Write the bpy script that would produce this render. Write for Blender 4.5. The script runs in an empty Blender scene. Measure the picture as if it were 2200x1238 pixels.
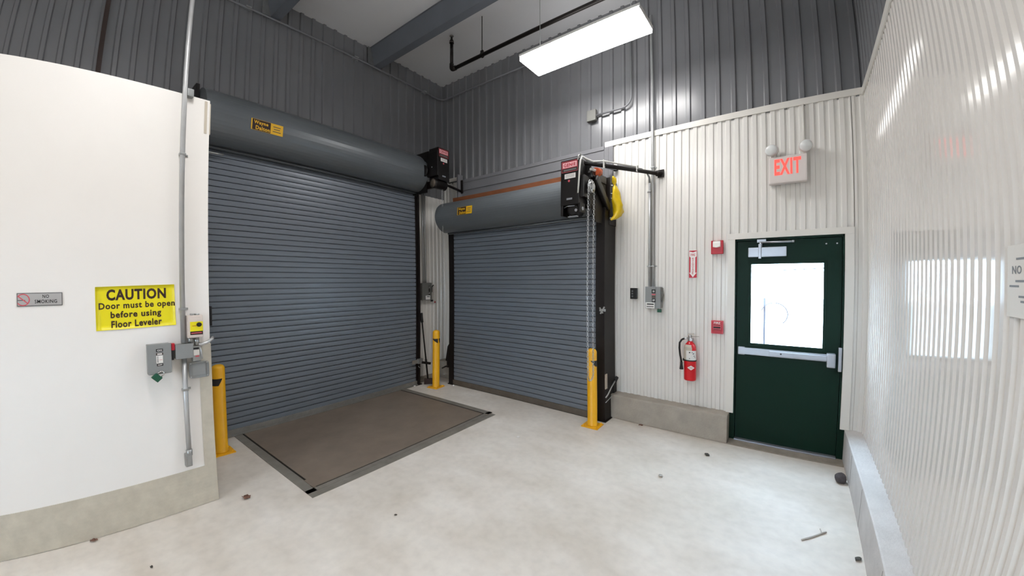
import bpy, bmesh, math, random
from mathutils import Vector, Matrix
random.seed(7)
SC = bpy.context.scene
COL = SC.collection

# ------------------------------------------------------------------ camera
cd = bpy.data.cameras.new('camera')
cam = bpy.data.objects.new('camera', cd)
COL.objects.link(cam)
SC.camera = cam
RX = (0.79801963, 0.60262882, -0.00178103)
UX = (-0.01050875, 0.01687086, 0.99980245)
FX = (-0.60253982, 0.79784327, -0.01979615)
CP = (5.03974468, -4.60262194, 1.728)
cam.matrix_world = Matrix(((RX[0], UX[0], -FX[0], CP[0]), (RX[1], UX[1], -FX[1], CP[1]),
                           (RX[2], UX[2], -FX[2], CP[2]), (0, 0, 0, 1)))
# the wide-angle phone lens bends straight lines: a measured radial polynomial
cd.type = 'PANO'
cd.panorama_type = 'FISHEYE_LENS_POLYNOMIAL'
cd.sensor_fit = 'HORIZONTAL'
cd.sensor_width = 22.0
cd.sensor_height = 12.38
cd.fisheye_fov = math.radians(178)
cd.fisheye_polynomial_k0 = 0.0
cd.fisheye_polynomial_k1 = -0.13262647844889758
cd.fisheye_polynomial_k2 = 0.0035074851819358968
cd.fisheye_polynomial_k3 = 0.00017667514438112806
cd.fisheye_polynomial_k4 = -1.4881154080067251e-05
cd.clip_start = 0.02

# ------------------------------------------------------------------ world and exposure
W = bpy.data.worlds.new('daylight')
SC.world = W
W.use_nodes = True
bg = W.node_tree.nodes['Background']
bg.inputs[0].default_value = (0.63, 0.80, 1.0, 1)
bg.inputs[1].default_value = 34.0
VS = SC.view_settings
VS.view_transform = 'Standard'
VS.look = 'None'
VS.gamma = 1.0
VS.use_curve_mapping = False
VS.exposure = 0.0
LAMP = 28.5          # strength of the fluorescent lenses
SC.cycles.max_bounces = 10
SC.cycles.diffuse_bounces = 6
SC.cycles.sample_clamp_indirect = 4.0

# ------------------------------------------------------------------ materials
def lin(h):
    h = h.lstrip('#')
    r = []
    for i in (0, 2, 4):
        c = int(h[i:i + 2], 16) / 255
        r.append(c / 12.92 if c <= .04045 else ((c + .055) / 1.055) ** 2.4)
    return (*r, 1)

MATS = {}
def mat(name, hexc, rough=.5, metal=0.0, var=.0, scale=6.0, bump=0.0, bscale=40.0, emit=None, es=0.0, trans=0.0, spec=.5, var2=None, stretch=None):
    m = bpy.data.materials.new(name)
    m.use_nodes = True
    nt = m.node_tree
    b = nt.nodes['Principled BSDF']
    b.inputs['Base Color'].default_value = lin(hexc)
    b.inputs['Roughness'].default_value = rough
    b.inputs['Metallic'].default_value = metal
    b.inputs['Specular IOR Level'].default_value = spec
    tc = nt.nodes.new('ShaderNodeTexCoord')
    src = tc.outputs['Object']
    if stretch:
        mp = nt.nodes.new('ShaderNodeMapping')
        mp.inputs['Scale'].default_value = stretch
        nt.links.new(src, mp.inputs['Vector'])
        src = mp.outputs['Vector']
    if var:
        n = nt.nodes.new('ShaderNodeTexNoise')
        n.inputs['Scale'].default_value = scale
        n.inputs['Detail'].default_value = 6
        n.inputs['Roughness'].default_value = .6
        nt.links.new(src, n.inputs['Vector'])
        r = nt.nodes.new('ShaderNodeValToRGB')
        c = lin(hexc)
        r.color_ramp.elements[0].position = .3
        r.color_ramp.elements[1].position = .7
        r.color_ramp.elements[0].color = (c[0] * (1 - var), c[1] * (1 - var), c[2] * (1 - var), 1)
        if var2:
            r.color_ramp.elements[1].color = lin(var2)
        else:
            r.color_ramp.elements[1].color = (min(1, c[0] * (1 + var)), min(1, c[1] * (1 + var)), min(1, c[2] * (1 + var)), 1)
        nt.links.new(n.outputs['Fac'], r.inputs['Fac'])
        nt.links.new(r.outputs['Color'], b.inputs['Base Color'])
    if bump:
        n2 = nt.nodes.new('ShaderNodeTexNoise')
        n2.inputs['Scale'].default_value = bscale
        n2.inputs['Detail'].default_value = 4
        nt.links.new(src, n2.inputs['Vector'])
        bp = nt.nodes.new('ShaderNodeBump')
        bp.inputs['Strength'].default_value = bump
        bp.inputs['Distance'].default_value = .01
        nt.links.new(n2.outputs['Fac'], bp.inputs['Height'])
        nt.links.new(bp.outputs['Normal'], b.inputs['Normal'])
    if emit:
        b.inputs['Emission Color'].default_value = lin(emit)
        b.inputs['Emission Strength'].default_value = es
    if trans:
        b.inputs['Transmission Weight'].default_value = trans
    MATS[name] = m
    return m

mat('gray_panel', '#77787b', .25, .0, .05, 2.0, spec=.6)
mat('white_panel', '#e5e3df', .2, .0, .02, 1.5, spec=.5)
mat('white_gloss', '#e1deda', .09, .0, .02, 1.5, spec=.5)
mat('white_trim', '#e2dfd9', .35, 0, .02, 3)
mat('gray_trim', '#7d7d81', .35, 0, .05, 3)
mat('cold_room_skin', '#f1eeea', .42, 0, .012, 2, spec=.45)
mat('ceiling_skin', '#dcdde0', .6, 0, .04, .8)
mat('purlin_paint', '#686c74', .45, 0, .06, 3)
mat('kick_metal', '#cdc7b9', .40, .35, .10, 9)
mat('curb_concrete', '#a59e94', .8, 0, .14, 5, .35, 60)
mat('curb_pale', '#cfcdcc', .75, 0, .10, 5, .3, 60)
mat('sill_concrete', '#8f877c', .8, 0, .18, 8, .3, 60)
mat('slat_steel', '#6f7680', .34, .1, .02, 1.5)
mat('hood_steel', '#63686c', .33, .15, .05, 2)
mat('bar_metal', '#8a8884', .42, .5, .12, 14)
mat('bar_brown', '#5f564c', .6, .2, .15, 10)
mat('black_steel', '#150f0d', .5, 0, .15, 8, spec=.3)
mat('black_paint', '#120f0f', .38, 0, .10, 12, spec=.35)
mat('black_rubber', '#0f0e0e', .65)
mat('gap_shade', '#17130f', .8)
mat('leveler_steel', '#7f7266', .55, .15, .14, 3, .15, 30)
mat('leveler_angle', '#87827a', .5, .3, .16, 7)
mat('yellow_paint', '#e9ab14', .38, 0, .05, 9)
mat('yellow_sign', '#eadb10', .4)
mat('sticker_yellow', '#e3b018', .4)
mat('ink_brown', '#2e1710', .6)
mat('ink_black', '#141214', .6)
mat('ink_grey', '#6d6c6c', .6)
mat('sign_white', '#efecea', .5)
mat('sign_silver', '#b9b8b8', .4, .3)
mat('sign_red', '#b5122c', .4)
mat('sign_pinkred', '#cf5560', .5)
mat('galvanized', '#a9abab', .34, .7, .12, 14)
mat('conduit_metal', '#bdbebf', .36, .45, .08, 8)
mat('conduit_gray', '#77787c', .4, .1, .05, 8)
mat('box_gray', '#8b8d8d', .45, .1, .04, 8)
mat('box_dark_gray', '#6e6e6a', .45, .1, .05, 8)
mat('ctrl_pale', '#d5c9c2', .5)
mat('chrome', '#d6d6d6', .18, 1.0)
mat('zinc', '#c9cbcd', .3, .9)
mat('aluminium', '#b3b7bf', .34, .75, .05, 10)
mat('green_paint', '#062217', .42, 0, .06, 4, spec=.14)
mat('padlock_green', '#1d5540', .35, .2)
mat('red_paint', '#c8101c', .28, 0, .04, 8)
mat('label_white', '#e4e2de', .45)
mat('device_red', '#b01026', .35)
mat('lens_clear', '#f3f1ee', .12, 0)
mat('fixture_white', '#e9e8e6', .4)
mat('lamp_lens', '#ffffff', .4, emit='#fffdfb', es=LAMP)
mat('lamp_glass', '#dfe2e2', .1, 0, spec=.8)
mat('exit_red', '#ff5a52', .5, emit='#ff4238', es=1.0)
mat('fill_uplight', '#ffffff', .4, emit='#fffdfb', es=LAMP * .13)
mat('exit_body', '#ded6d3', .45)
mat('rust_wood', '#74401f', .7, 0, .2, 10, stretch=(1, 8, 8))
mat('yellow_plastic', '#dbb912', .4, 0, .12, 18)
mat('cable_white', '#dcdcd8', .45)
mat('cable_gray', '#7b7d7d', .45)
mat('pipe_black', '#17120f', .45, .2, .1, 10)
mat('stone', '#4b4648', .85, 0, .25, 30, .5, 60)
mat('leaf_dry', '#7b5a4c', .8, 0, .3, 60)
mat('leaf_dark', '#45423d', .8, 0, .3, 60)
mat('twig', '#b5b2ad', .7, 0, .1, 30)
mat('paper', '#dcdad4', .7)
mat('label_pink', '#efc4c8', .45)
mat('column_brown', '#33241f', .6, 0, .15, 6)
mat('outdoor_ground', '#d8d8d6', .9, 0, .08, 1)
mat('outdoor_post', '#2c2b30', .8, spec=.1)
mat('orange_cap', '#b04a1e', .55)
mat('foil_beige', '#c3b9a9', .45)

def floor_material():
    m = bpy.data.materials.new('floor_concrete')
    m.use_nodes = True
    nt = m.node_tree
    N, L = nt.nodes.new, nt.links.new
    b = nt.nodes['Principled BSDF']
    tc = N('ShaderNodeTexCoord')
    n1 = N('ShaderNodeTexNoise'); n1.inputs['Scale'].default_value = 1.1; n1.inputs['Detail'].default_value = 8; n1.inputs['Roughness'].default_value = .62
    n2 = N('ShaderNodeTexNoise'); n2.inputs['Scale'].default_value = 14; n2.inputs['Detail'].default_value = 6
    mp = N('ShaderNodeMapping'); mp.inputs['Scale'].default_value = (.8, 1.6, 1); mp.inputs['Rotation'].default_value = (0, 0, .6)
    n3 = N('ShaderNodeTexNoise'); n3.inputs['Scale'].default_value = 2.2; n3.inputs['Detail'].default_value = 5
    L(tc.outputs['Object'], n1.inputs['Vector']); L(tc.outputs['Object'], n2.inputs['Vector'])
    L(tc.outputs['Object'], mp.inputs['Vector']); L(mp.outputs['Vector'], n3.inputs['Vector'])
    r = N('ShaderNodeValToRGB')
    r.color_ramp.elements[0].position = .30; r.color_ramp.elements[0].color = lin('#c9c0b4')
    r.color_ramp.elements[1].position = .68; r.color_ramp.elements[1].color = lin('#e6e1da')
    e = r.color_ramp.elements.new(.5); e.color = lin('#d9d2c9')
    a = N('ShaderNodeMath'); a.operation = 'MULTIPLY_ADD'; a.inputs[1].default_value = .45
    L(n3.outputs['Fac'], a.inputs[0])
    a2 = N('ShaderNodeMath'); a2.operation = 'MULTIPLY'; a2.inputs[1].default_value = .55
    L(n1.outputs['Fac'], a2.inputs[0]); L(a2.outputs[0], a.inputs[2])
    L(a.outputs[0], r.inputs['Fac'])
    r2 = N('ShaderNodeValToRGB')
    r2.color_ramp.elements[0].position = .25; r2.color_ramp.elements[0].color = (.86, .86, .86, 1)
    r2.color_ramp.elements[1].position = .6; r2.color_ramp.elements[1].color = (1, 1, 1, 1)
    L(n2.outputs['Fac'], r2.inputs['Fac'])
    mx = N('ShaderNodeMix'); mx.data_type = 'RGBA'; mx.blend_type = 'MULTIPLY'; mx.inputs[0].default_value = .7
    L(r.outputs['Color'], mx.inputs[6]); L(r2.outputs['Color'], mx.inputs[7])
    L(mx.outputs[2], b.inputs['Base Color'])
    rr = N('ShaderNodeMapRange'); rr.inputs[3].default_value = .42; rr.inputs[4].default_value = .62
    L(n1.outputs['Fac'], rr.inputs[0]); L(rr.outputs[0], b.inputs['Roughness'])
    bp = N('ShaderNodeBump'); bp.inputs['Strength'].default_value = .08; bp.inputs['Distance'].default_value = .01
    L(n2.outputs['Fac'], bp.inputs['Height']); L(bp.outputs['Normal'], b.inputs['Normal'])
    MATS['floor_concrete'] = m

floor_material()

def tread_material():
    m = MATS['kick_metal']
    nt = m.node_tree
    b = nt.nodes['Principled BSDF']
    tc = nt.nodes.new('ShaderNodeTexCoord')
    mp = nt.nodes.new('ShaderNodeMapping'); mp.inputs['Rotation'].default_value = (math.radians(45), 0, 0)
    ck = nt.nodes.new('ShaderNodeTexChecker'); ck.inputs['Scale'].default_value = 55
    bp = nt.nodes.new('ShaderNodeBump'); bp.inputs['Strength'].default_value = .35; bp.inputs['Distance'].default_value = .004
    nt.links.new(tc.outputs['Object'], mp.inputs['Vector']); nt.links.new(mp.outputs['Vector'], ck.inputs['Vector'])
    nt.links.new(ck.outputs['Fac'], bp.inputs['Height']); nt.links.new(bp.outputs['Normal'], b.inputs['Normal'])
tread_material()

def glass_material():
    m = bpy.data.materials.new('window_glass')
    m.use_nodes = True
    nt = m.node_tree
    out = nt.nodes['Material Output']
    nt.nodes.remove(nt.nodes['Principled BSDF'])
    t = nt.nodes.new('ShaderNodeBsdfTransparent'); t.inputs[0].default_value = (.95, .98, .98, 1)
    g = nt.nodes.new('ShaderNodeBsdfGlossy'); g.inputs['Roughness'].default_value = .02
    mix = nt.nodes.new('ShaderNodeMixShader'); mix.inputs[0].default_value = .06
    nt.links.new(t.outputs[0], mix.inputs[1]); nt.links.new(g.outputs[0], mix.inputs[2]); nt.links.new(mix.outputs[0], out.inputs[0])
    MATS['window_glass'] = m
glass_material()

# ------------------------------------------------------------------ mesh building
class MB:
    """one mesh in world coordinates, with as many materials as it needs"""
    def __init__(s, m='white_trim'):
        s.bm = bmesh.new(); s.mats = []; s.cur = 0; s.use(m)
    def use(s, m):
        if m not in s.mats: s.mats.append(m)
        s.cur = s.mats.index(m); return s
    def face(s, vs, smooth=False):
        try:
            f = s.bm.faces.new(vs)
        except ValueError:
            return
        f.material_index = s.cur; f.smooth = smooth
        return f
    def poly(s, pts): return s.face([s.bm.verts.new(p) for p in pts])
    def hexa(s, p):       # 8 corners: bottom 4, top 4
        v = [s.bm.verts.new(q) for q in p]
        for q in ((0, 3, 2, 1), (4, 5, 6, 7), (0, 1, 5, 4), (1, 2, 6, 5), (2, 3, 7, 6), (3, 0, 4, 7)):
            s.face([v[i] for i in q])
        return v
    def box(s, x0, x1, y0, y1, z0, z1, bev=0.0):
        x0, x1 = min(x0, x1), max(x0, x1); y0, y1 = min(y0, y1), max(y0, y1); z0, z1 = min(z0, z1), max(z0, z1)
        v = s.hexa([(x0, y0, z0), (x1, y0, z0), (x1, y1, z0), (x0, y1, z0), (x0, y0, z1), (x1, y0, z1), (x1, y1, z1), (x0, y1, z1)])
        if bev: s.bevel(v, bev)
        return s
    def bevel(s, v, bev, seg=2):
        es = set(e for q in v for e in q.link_edges)
        r = bmesh.ops.bevel(s.bm, geom=list(es), offset=bev, segments=seg, affect='EDGES', profile=.7)
        for f in r['faces']: f.material_index = s.cur
    def obox(s, o, u, v, n, a, b, c, bev=0.0):   # oriented box: o + u*a[0..1] + v*b + n*c
        o, u, v, n = Vector(o), Vector(u), Vector(v), Vector(n)
        q = lambda i, j, k: o + u * a[i] + v * b[j] + n * c[k]
        vs = s.hexa([q(0, 0, 0), q(1, 0, 0), q(1, 1, 0), q(0, 1, 0), q(0, 0, 1), q(1, 0, 1), q(1, 1, 1), q(0, 1, 1)])
        if bev: s.bevel(vs, bev)
        return s
    def ring(s, c, ax, r, n, ph=0.0, ref=None):
        ax = Vector(ax).normalized()
        ref = Vector(ref) if ref else (Vector((0, 0, 1)) if abs(ax.z) < .9 else Vector((1, 0, 0)))
        a = ax.cross(ref).normalized(); b = ax.cross(a)
        c = Vector(c)
        return [s.bm.verts.new(c + a * (r * math.cos(ph + 2 * math.pi * i / n)) + b * (r * math.sin(ph + 2 * math.pi * i / n))) for i in range(n)]
    def lathe(s, base, ax, prof, n=24, caps=True, ph=0.0):   # prof: (radius, height)
        ax = Vector(ax).normalized(); base = Vector(base)
        rs = [s.ring(base + ax * h, ax, max(r, 1e-4), n, ph) for r, h in prof]
        for a, b in zip(rs, rs[1:]):
            for i in range(n):
                s.face([a[i], a[(i + 1) % n], b[(i + 1) % n], b[i]], True)
        if caps:
            s.face(list(reversed(rs[0]))); s.face(rs[-1])
        return s
    def cyl(s, p, q, r, n=16):
        p, q = Vector(p), Vector(q)
        return s.lathe(p, q - p, [(r, 0), (r, (q - p).length)], n)
    def tube(s, pts, r, n=8, caps=True):
        pts = [Vector(p) for p in pts]
        rs = []
        ref = None
        for i, p in enumerate(pts):
            d = (pts[min(i + 1, len(pts) - 1)] - pts[max(i - 1, 0)]).normalized()
            if ref is None:
                ref = Vector((0, 0, 1)) if abs(d.z) < .9 else Vector((1, 0, 0))
            a = d.cross(ref).normalized(); b = a.cross(d).normalized(); ref = b
            rs.append([s.bm.verts.new(p + a * (r * math.cos(2 * math.pi * k / n)) + b * (r * math.sin(2 * math.pi * k / n))) for k in range(n)])
        for a, b in zip(rs, rs[1:]):
            for k in range(n): s.face([a[k], a[(k + 1) % n], b[(k + 1) % n], b[k]], True)
        if caps: s.face(list(reversed(rs[0]))); s.face(rs[-1])
        return s
    def prism(s, prof, d, smooth=False, caps=True):   # closed outline of points, pushed along d
        d = Vector(d)
        a = [s.bm.verts.new(p) for p in prof]; b = [s.bm.verts.new(Vector(p) + d) for p in prof]
        n = len(a)
        for i in range(n): s.face([a[i], a[(i + 1) % n], b[(i + 1) % n], b[i]], smooth)
        if caps: s.face(list(reversed(a))); s.face(b)
        return s
    def strip(s, prof, d, smooth=False):              # open outline pushed along d
        d = Vector(d)
        a = [s.bm.verts.new(p) for p in prof]; b = [s.bm.verts.new(Vector(p) + d) for p in prof]
        for i in range(len(a) - 1): s.face([a[i], a[i + 1], b[i + 1], b[i]], smooth)
        return s
    def text(s, txt, c, u, v, w, h, bold=0.02, depth=.0008):
        """lettering of width w and height h, centred on c in the plane of u (reading direction) and v (up)"""
        cu = bpy.data.curves.new('lettering', 'FONT')
        cu.body = txt; cu.offset = bold; cu.resolution_u = 3
        cu.align_x = 'CENTER'; cu.extrude = .001; cu.space_character = 1.12
        o = bpy.data.objects.new('lettering', cu)
        COL.objects.link(o)
        bpy.context.view_layer.update()
        me = bpy.data.meshes.new_from_object(o.evaluated_get(bpy.context.evaluated_depsgraph_get()))
        bpy.data.objects.remove(o); bpy.data.curves.remove(cu)
        if not len(me.vertices): return s
        xs = [q.co.x for q in me.vertices]; ys = [q.co.y for q in me.vertices]
        x0, x1, y0, y1 = min(xs), max(xs), min(ys), max(ys)
        u, v, c = Vector(u), Vector(v), Vector(c)
        n = u.cross(v).normalized()
        vs = [s.bm.verts.new(c + u * (w * ((q.co.x - x0) / (x1 - x0) - .5)) + v * (h * ((q.co.y - y0) / (y1 - y0) - .5)) + n * (depth if q.co.z > 0 else 0)) for q in me.vertices]
        for p in me.polygons: s.face([vs[i] for i in p.vertices])
        bpy.data.meshes.remove(me)
        return s
    def build(s, name, parent=None, loc=None, recalc=True):
        if recalc: bmesh.ops.recalc_face_normals(s.bm, faces=s.bm.faces)
        base = Vector((0, 0, 0))
        if parent is not None:
            p = parent
            while p.parent is not None: p = p.parent
            base = p.location.copy()
        elif loc is not None: base = Vector(loc)
        bmesh.ops.translate(s.bm, verts=s.bm.verts, vec=-base)
        me = bpy.data.meshes.new(name)
        s.bm.to_mesh(me); s.bm.free()
        for m in s.mats: me.materials.append(MATS[m])
        o = bpy.data.objects.new(name, me)
        COL.objects.link(o)
        if parent is not None: o.parent = parent
        else: o.location = base
        return o

def tag(o, label, cat, group=None, kind=None):
    o['label'] = label; o['category'] = cat
    if group: o['group'] = group
    if kind: o['kind'] = kind
    return o
def thing(name, loc, label, cat, group=None, kind=None):
    o = bpy.data.objects.new(name, None); COL.objects.link(o); o.location = loc
    o.empty_display_size = .1
    return tag(o, label, cat, group, kind)
def arc(c, a, b, r, t0, t1, n=10):
    c, a, b = Vector(c), Vector(a), Vector(b)
    return [c + a * (r * math.cos(t0 + (t1 - t0) * i / n)) + b * (r * math.sin(t0 + (t1 - t0) * i / n)) for i in range(n + 1)]
X, Y, Z = Vector((1, 0, 0)), Vector((0, 1, 0)), Vector((0, 0, 1))
XW = 5.66          # right wall
YE = -9.0          # rear end of the room
ZC = 5.22          # ceiling
PX = 1.488         # face of the white cold-room wall
PY = -3.768        # its end

# ribbed sheet: profile repeats along t, ribs stand out to depth 0, pans lie back by dep
GRAY = (.1535, [(0, 0), (.036, 0), (.047, 1), (.1425, 1)], .022)
WHITE = (.0826, [(0, 0), (.036, 0), (.044, 1), (.0746, 1)], .012)
WHITE_C = (.0826, [(0, 0), (.034, 0), (.042, 1), (.0746, 1)], .017)
def ribbed(mb, kind, o, tdir, back, t0, t1, z0, z1, phase=0.0, smooth=False):
    pitch, prof, dep = kind
    pts = []
    k = math.floor((t0 - phase) / pitch) - 1
    raw = []
    while phase + k * pitch < t1 + pitch:
        for t, d in prof: raw.append((phase + k * pitch + t, d))
        k += 1
    def at(t):
        for (a, da), (b, db) in zip(raw, raw[1:]):
            if a <= t <= b: return da + (db - da) * (t - a) / (b - a)
    seq = [(t0, at(t0))] + [q for q in raw if t0 < q[0] < t1] + [(t1, at(t1))]
    o, tdir, back = Vector(o), Vector(tdir), Vector(back)
    P = [o + tdir * t + back * (dep * d) + Z * z0 for t, d in seq]
    mb.strip(P, Z * (z1 - z0), smooth)

# ------------------------------------------------------------------ room shell
m = MB('floor_concrete'); m.box(-.3, 6.0, YE, .12, -.2, 0)
tag(m.build('floor'), 'smooth pale grey concrete floor of the loading room', 'floor', kind='structure')
m = MB('ceiling_skin'); m.box(-.3, 6.0, YE, .3, ZC, ZC + .1)
tag(m.build('ceiling'), 'flat pale ceiling high above the dock doors', 'ceiling', kind='structure')

# left wall (x=0): grey ribbed sheet, white liner in the far corner
m = MB('gray_panel')
ribbed(m, GRAY, (0, 0, 0), Y, -X, -9.0, 0.03, 3.2, ZC)
ribbed(m, GRAY, (0, 0, 0), Y, -X, -9.0, -3.45, 0, 3.2)
m.box(-.12, -.03, YE, .1, 0, ZC)
wl = tag(m.build('wall_left'), 'dark grey ribbed metal wall above the wide roller door', 'wall', kind='structure')
m = MB('white_panel'); ribbed(m, WHITE, (.002, 0, 0), Y, -X, -.66, 0.012, .085, 3.2)
m.build('liner_panel', wl)

# back wall (y=0)
m = MB('gray_panel')
ribbed(m, GRAY, (0, 0, 0), X, Y, 0.0, XW + .03, 3.45, ZC, phase=.0795)
m.box(-.1, 4.53, .034, .12, 0, ZC)
m.box(5.523, XW + .3, .034, .12, 0, ZC)
m.box(4.53, 5.523, .034, .12, 2.19, ZC)
wb = tag(m.build('wall_back'), 'back wall of grey ribbed metal above and white ribbed liner below, holding the green exit door', 'wall', kind='structure')
m = MB('white_panel')
for a, b, z0, z1 in ((3.203, 4.492, .298, 3.47), (4.492, 5.56, 2.226, 3.47), (5.555, XW + .01, .298, 3.47)):
    ribbed(m, WHITE, (0, -.002, 0), X, Y, a, b, z0, z1, phase=.012)
ribbed(m, WHITE, (0, -.002, 0), X, Y, 0.0, .50, .298, 3.47, phase=.012)
m.build('liner_panel', wb)

# right wall (x=XW)
m = MB('gray_panel')
ribbed(m, GRAY, (XW, 0, 0), Y, X, -9.0, .03, 3.45, ZC)
m.box(XW + .032, XW + .12, YE, .1, 0, ZC)
wr = tag(m.build('wall_right'), 'glossy white ribbed wall on the right with grey sheet above', 'wall', kind='structure')
m = MB('white_gloss')
ribbed(m, WHITE_C, (XW - .002, 0, 0), Y, X, -9.0, .0, .298, 3.47, phase=.03)
m.build('liner_panel', wr)
# rear wall behind the camera
m = MB('white_trim'); m.box(1.4, 3.5, YE - .1, YE, 0, ZC); m.box(4.7, 5.9, YE - .1, YE, 0, ZC); m.box(3.5, 4.7, YE - .1, YE, 0, .95); m.box(3.5, 4.7, YE - .1, YE, 2.05, ZC); m.box(-.2, 1.4, YE - .1, YE, 2.9, ZC)
tag(m.build('wall_front'), 'plain white wall at the near end of the room', 'wall', kind='structure')

m = MB('window_glass'); m.box(3.5, 4.7, YE - .06, YE - .05, .95, 2.05); m.use('white_trim'); m.box(4.08, 4.12, YE - .08, YE - .03, .95, 2.05)  # unseen window, added to let fill daylight into the room
tag(m.build('added_window_1'), 'unseen window added in the near end wall to let in fill daylight', 'window', kind='structure')

# white cold-room wall in front of the left wall
m = MB('cold_room_skin'); m.box(.02, PX, YE, PY, 0, 3.124, .004)
m.box(PX - .002, PX + .002, PY - .016, PY - .001, 2.99, 3.10)
tag(m.build('wall_partition'), 'smooth white insulated wall on the left carrying the yellow caution sign', 'wall', kind='structure')
m = MB('foil_beige'); m.box(PX + .0005, PX + .004, PY - .036, PY - .018, 2.86, 3.11); m.box(PX - .1, PX, PY, PY + .006, 2.86, 3.1)
tag(m.build('trim_1'), 'small beige strip at the top corner of the white wall', 'trim', kind='structure')
m = MB('kick_metal')
m.box(PX + .0005, PX + .005, YE, PY, .004, .306)
m.box(PX + .0005, PX + .005, -3.842, PY, .306, 1.25)
m.box(PX - .25, PX + .005, PY, PY + .004, .004, 1.25)
tag(m.build('baseboard_left'), 'tread-patterned metal kick plate along the foot and edge of the white wall', 'kick plate', kind='structure')

# concrete curbs
m = MB('curb_concrete')
m.box(3.215, 4.525, -.17, .03, 0, .297, .018); m.box(.0, .52, -.17, .03, 0, .297, .012)
tag(m.build('baseboard_back'), 'grey concrete curb below the back wall beside the exit door', 'curb', kind='structure')
m = MB('curb_pale'); m.box(5.523, XW + .03, YE, .03, 0, .308, .012)
m.use('ink_grey')
for yy in (-.62, -1.25, -2.2, -3.3): m.box(5.5222, 5.5245, yy - .003, yy + .003, .01, .29)
tag(m.build('baseboard_right'), 'pale concrete curb along the foot of the right wall', 'curb', kind='structure')
m = MB('sill_concrete'); m.box(-.02, .06, -.66, -.17, 0, .085, .008)
tag(m.build('trim_2'), 'low concrete strip at the foot of the corner liner', 'curb', kind='structure')

# trims
m = MB('white_trim')
m.box(3.09, XW, -.012, .0, 3.46, 3.526, .003); m.box(0.0, .47, -.012, 0, 3.49, 3.55, .003)
tag(m.build('trim_3'), 'white trim strip where grey sheet meets white liner on the back wall', 'trim', kind='structure')
m = MB('white_trim'); m.box(XW - .014, XW, YE, -.012, 3.45, 3.515, .003)
tag(m.build('trim_4'), 'white trim strip where grey sheet meets white liner on the right wall', 'trim', kind='structure')
m = MB('gray_trim')
m.box(3.085, 3.206, -.016, .0, 0.0, 3.46, .003); m.box(3.135, 3.145, -.022, -.014, 0.3, 3.45)
m.box(3.196, 3.206, -.03, -.014, .3, 3.45)
m.box(.47, 3.085, -.03, .0, 3.425, 3.475, .003)
m.box(.47, 3.085, -.02, .0, 3.3, 3.425); m.box(.47, 3.085, -.034, .0, 3.29, 3.305)
m.box(.47, 3.085, -.02, .0, 2.55, 3.29); m.box(.47, .50, -.12, .0, 3.0, 3.55)
tag(m.build('trim_5'), 'grey sheet metal framing round the narrow roller door', 'trim', kind='structure')
m = MB('column_brown'); m.box(.002, .02, -4.43, -4.388, 2.9, ZC)
tag(m.build('trim_6'), 'dark brown vertical strip on the grey wall above the white wall', 'trim', kind='structure')

# purlins under the ceiling
def purlin(y, label):
    m = MB('purlin_paint')
    x0, x1 = .0, XW
    prof = [(x0, y, ZC), (x0, y - .02, ZC - .004), (x0, y - .006, ZC - .012), (x0, y + .045, 4.985), (x0, y + .05, 4.965), (x0, y + .16, 4.965), (x0, y + .175, 4.99),
            (x0, y + .168, 4.993), (x0, y + .158, 4.973), (x0, y + .056, 4.973), (x0, y + .012, ZC)]
    m.prism(prof, X * (x1 - x0))
    m.use('galvanized'); m.box(.001, .012, y - .05, y + .05, 4.97, ZC)
    return tag(m.build('ceiling_beam'), label, 'beam', 'grey purlins under the ceiling', 'structure')
purlin(-1.43, 'grey steel beam under the ceiling that ends on the left wall near the corner')
purlin(-2.88, 'grey steel beam cut off at the top edge of the photo, second from the corner')

# ------------------------------------------------------------------ roller doors (rolling slat curtains)
def curtain(m, axis, pos, a0, a1, z0, z1, pitch):
    """interlocking slats; axis 'y': door in plane x=pos facing +x ; 'x': plane y=pos facing -y"""
    z = z0
    prof = []
    while z < z1 - 1e-6:
        zt = min(z + pitch, z1)
        prof += [(z, -.030), (z + .0045, -.030), (z + .0055, .003), (z + .013, .006), (z + .034, .0072), (zt - .0035, .006), (zt - .0018, .002), (zt - .0008, -.030)]
        z = zt
    prof.append((z1, -.030))
    if axis == 'y':
        P = [Vector((pos + d, a0, zz)) for zz, d in prof]; m.strip(P, Y * (a1 - a0))
        m.box(pos - .05, pos - .032, a0, a1, z0, z1)
    else:
        P = [Vector((a0, pos - d, zz)) for zz, d in prof]; m.strip(P, X * (a1 - a0))
        m.box(a0, a1, pos + .032, pos + .05, z0, z1)

# wide door in the left wall: door_2
D2 = thing('door_2', (.1, -2.1, 0), 'wide grey steel roller door in the left wall behind the floor plate', 'roller door', 'steel roller doors', 'structure')
m = MB('slat_steel'); curtain(m, 'y', .115, -3.47, -.715, .06, 3.2, .0656); m.build('curtain', D2)
m = MB('bar_metal'); m.box(.09, .14, -3.47, -.72, .008, .075, .004)
for i in range(12):
    yy = -3.4 + i * .24; m.cyl((.139, yy, .05), (.146, yy, .05), .008, 8)
m.box(.10, .165, -3.47, -.72, .008, .018)
m.build('bottom_bar', D2)
m = MB('black_rubber'); m.box(.1, .13, -3.47, -.72, .0, .009); m.build('bottom_seal', D2)
def guide_a(y0, y1):
    m = MB('black_steel'); m.box(.0, .135, y0, y1, 0, 3.18, .003); m.box(.135, .16, (y0 + y1) / 2 - .02, (y0 + y1) / 2 + .02, 0, 3.1)
    m.box(.02, .16, y0 - .015, y1 + .02, .0, .012)
    m.build('guide_rail', D2)
guide_a(-.735, -.655); guide_a(-3.53, -3.45)
m = MB('hood_steel')
cz, cx, R = 3.44, .215, .285
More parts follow.
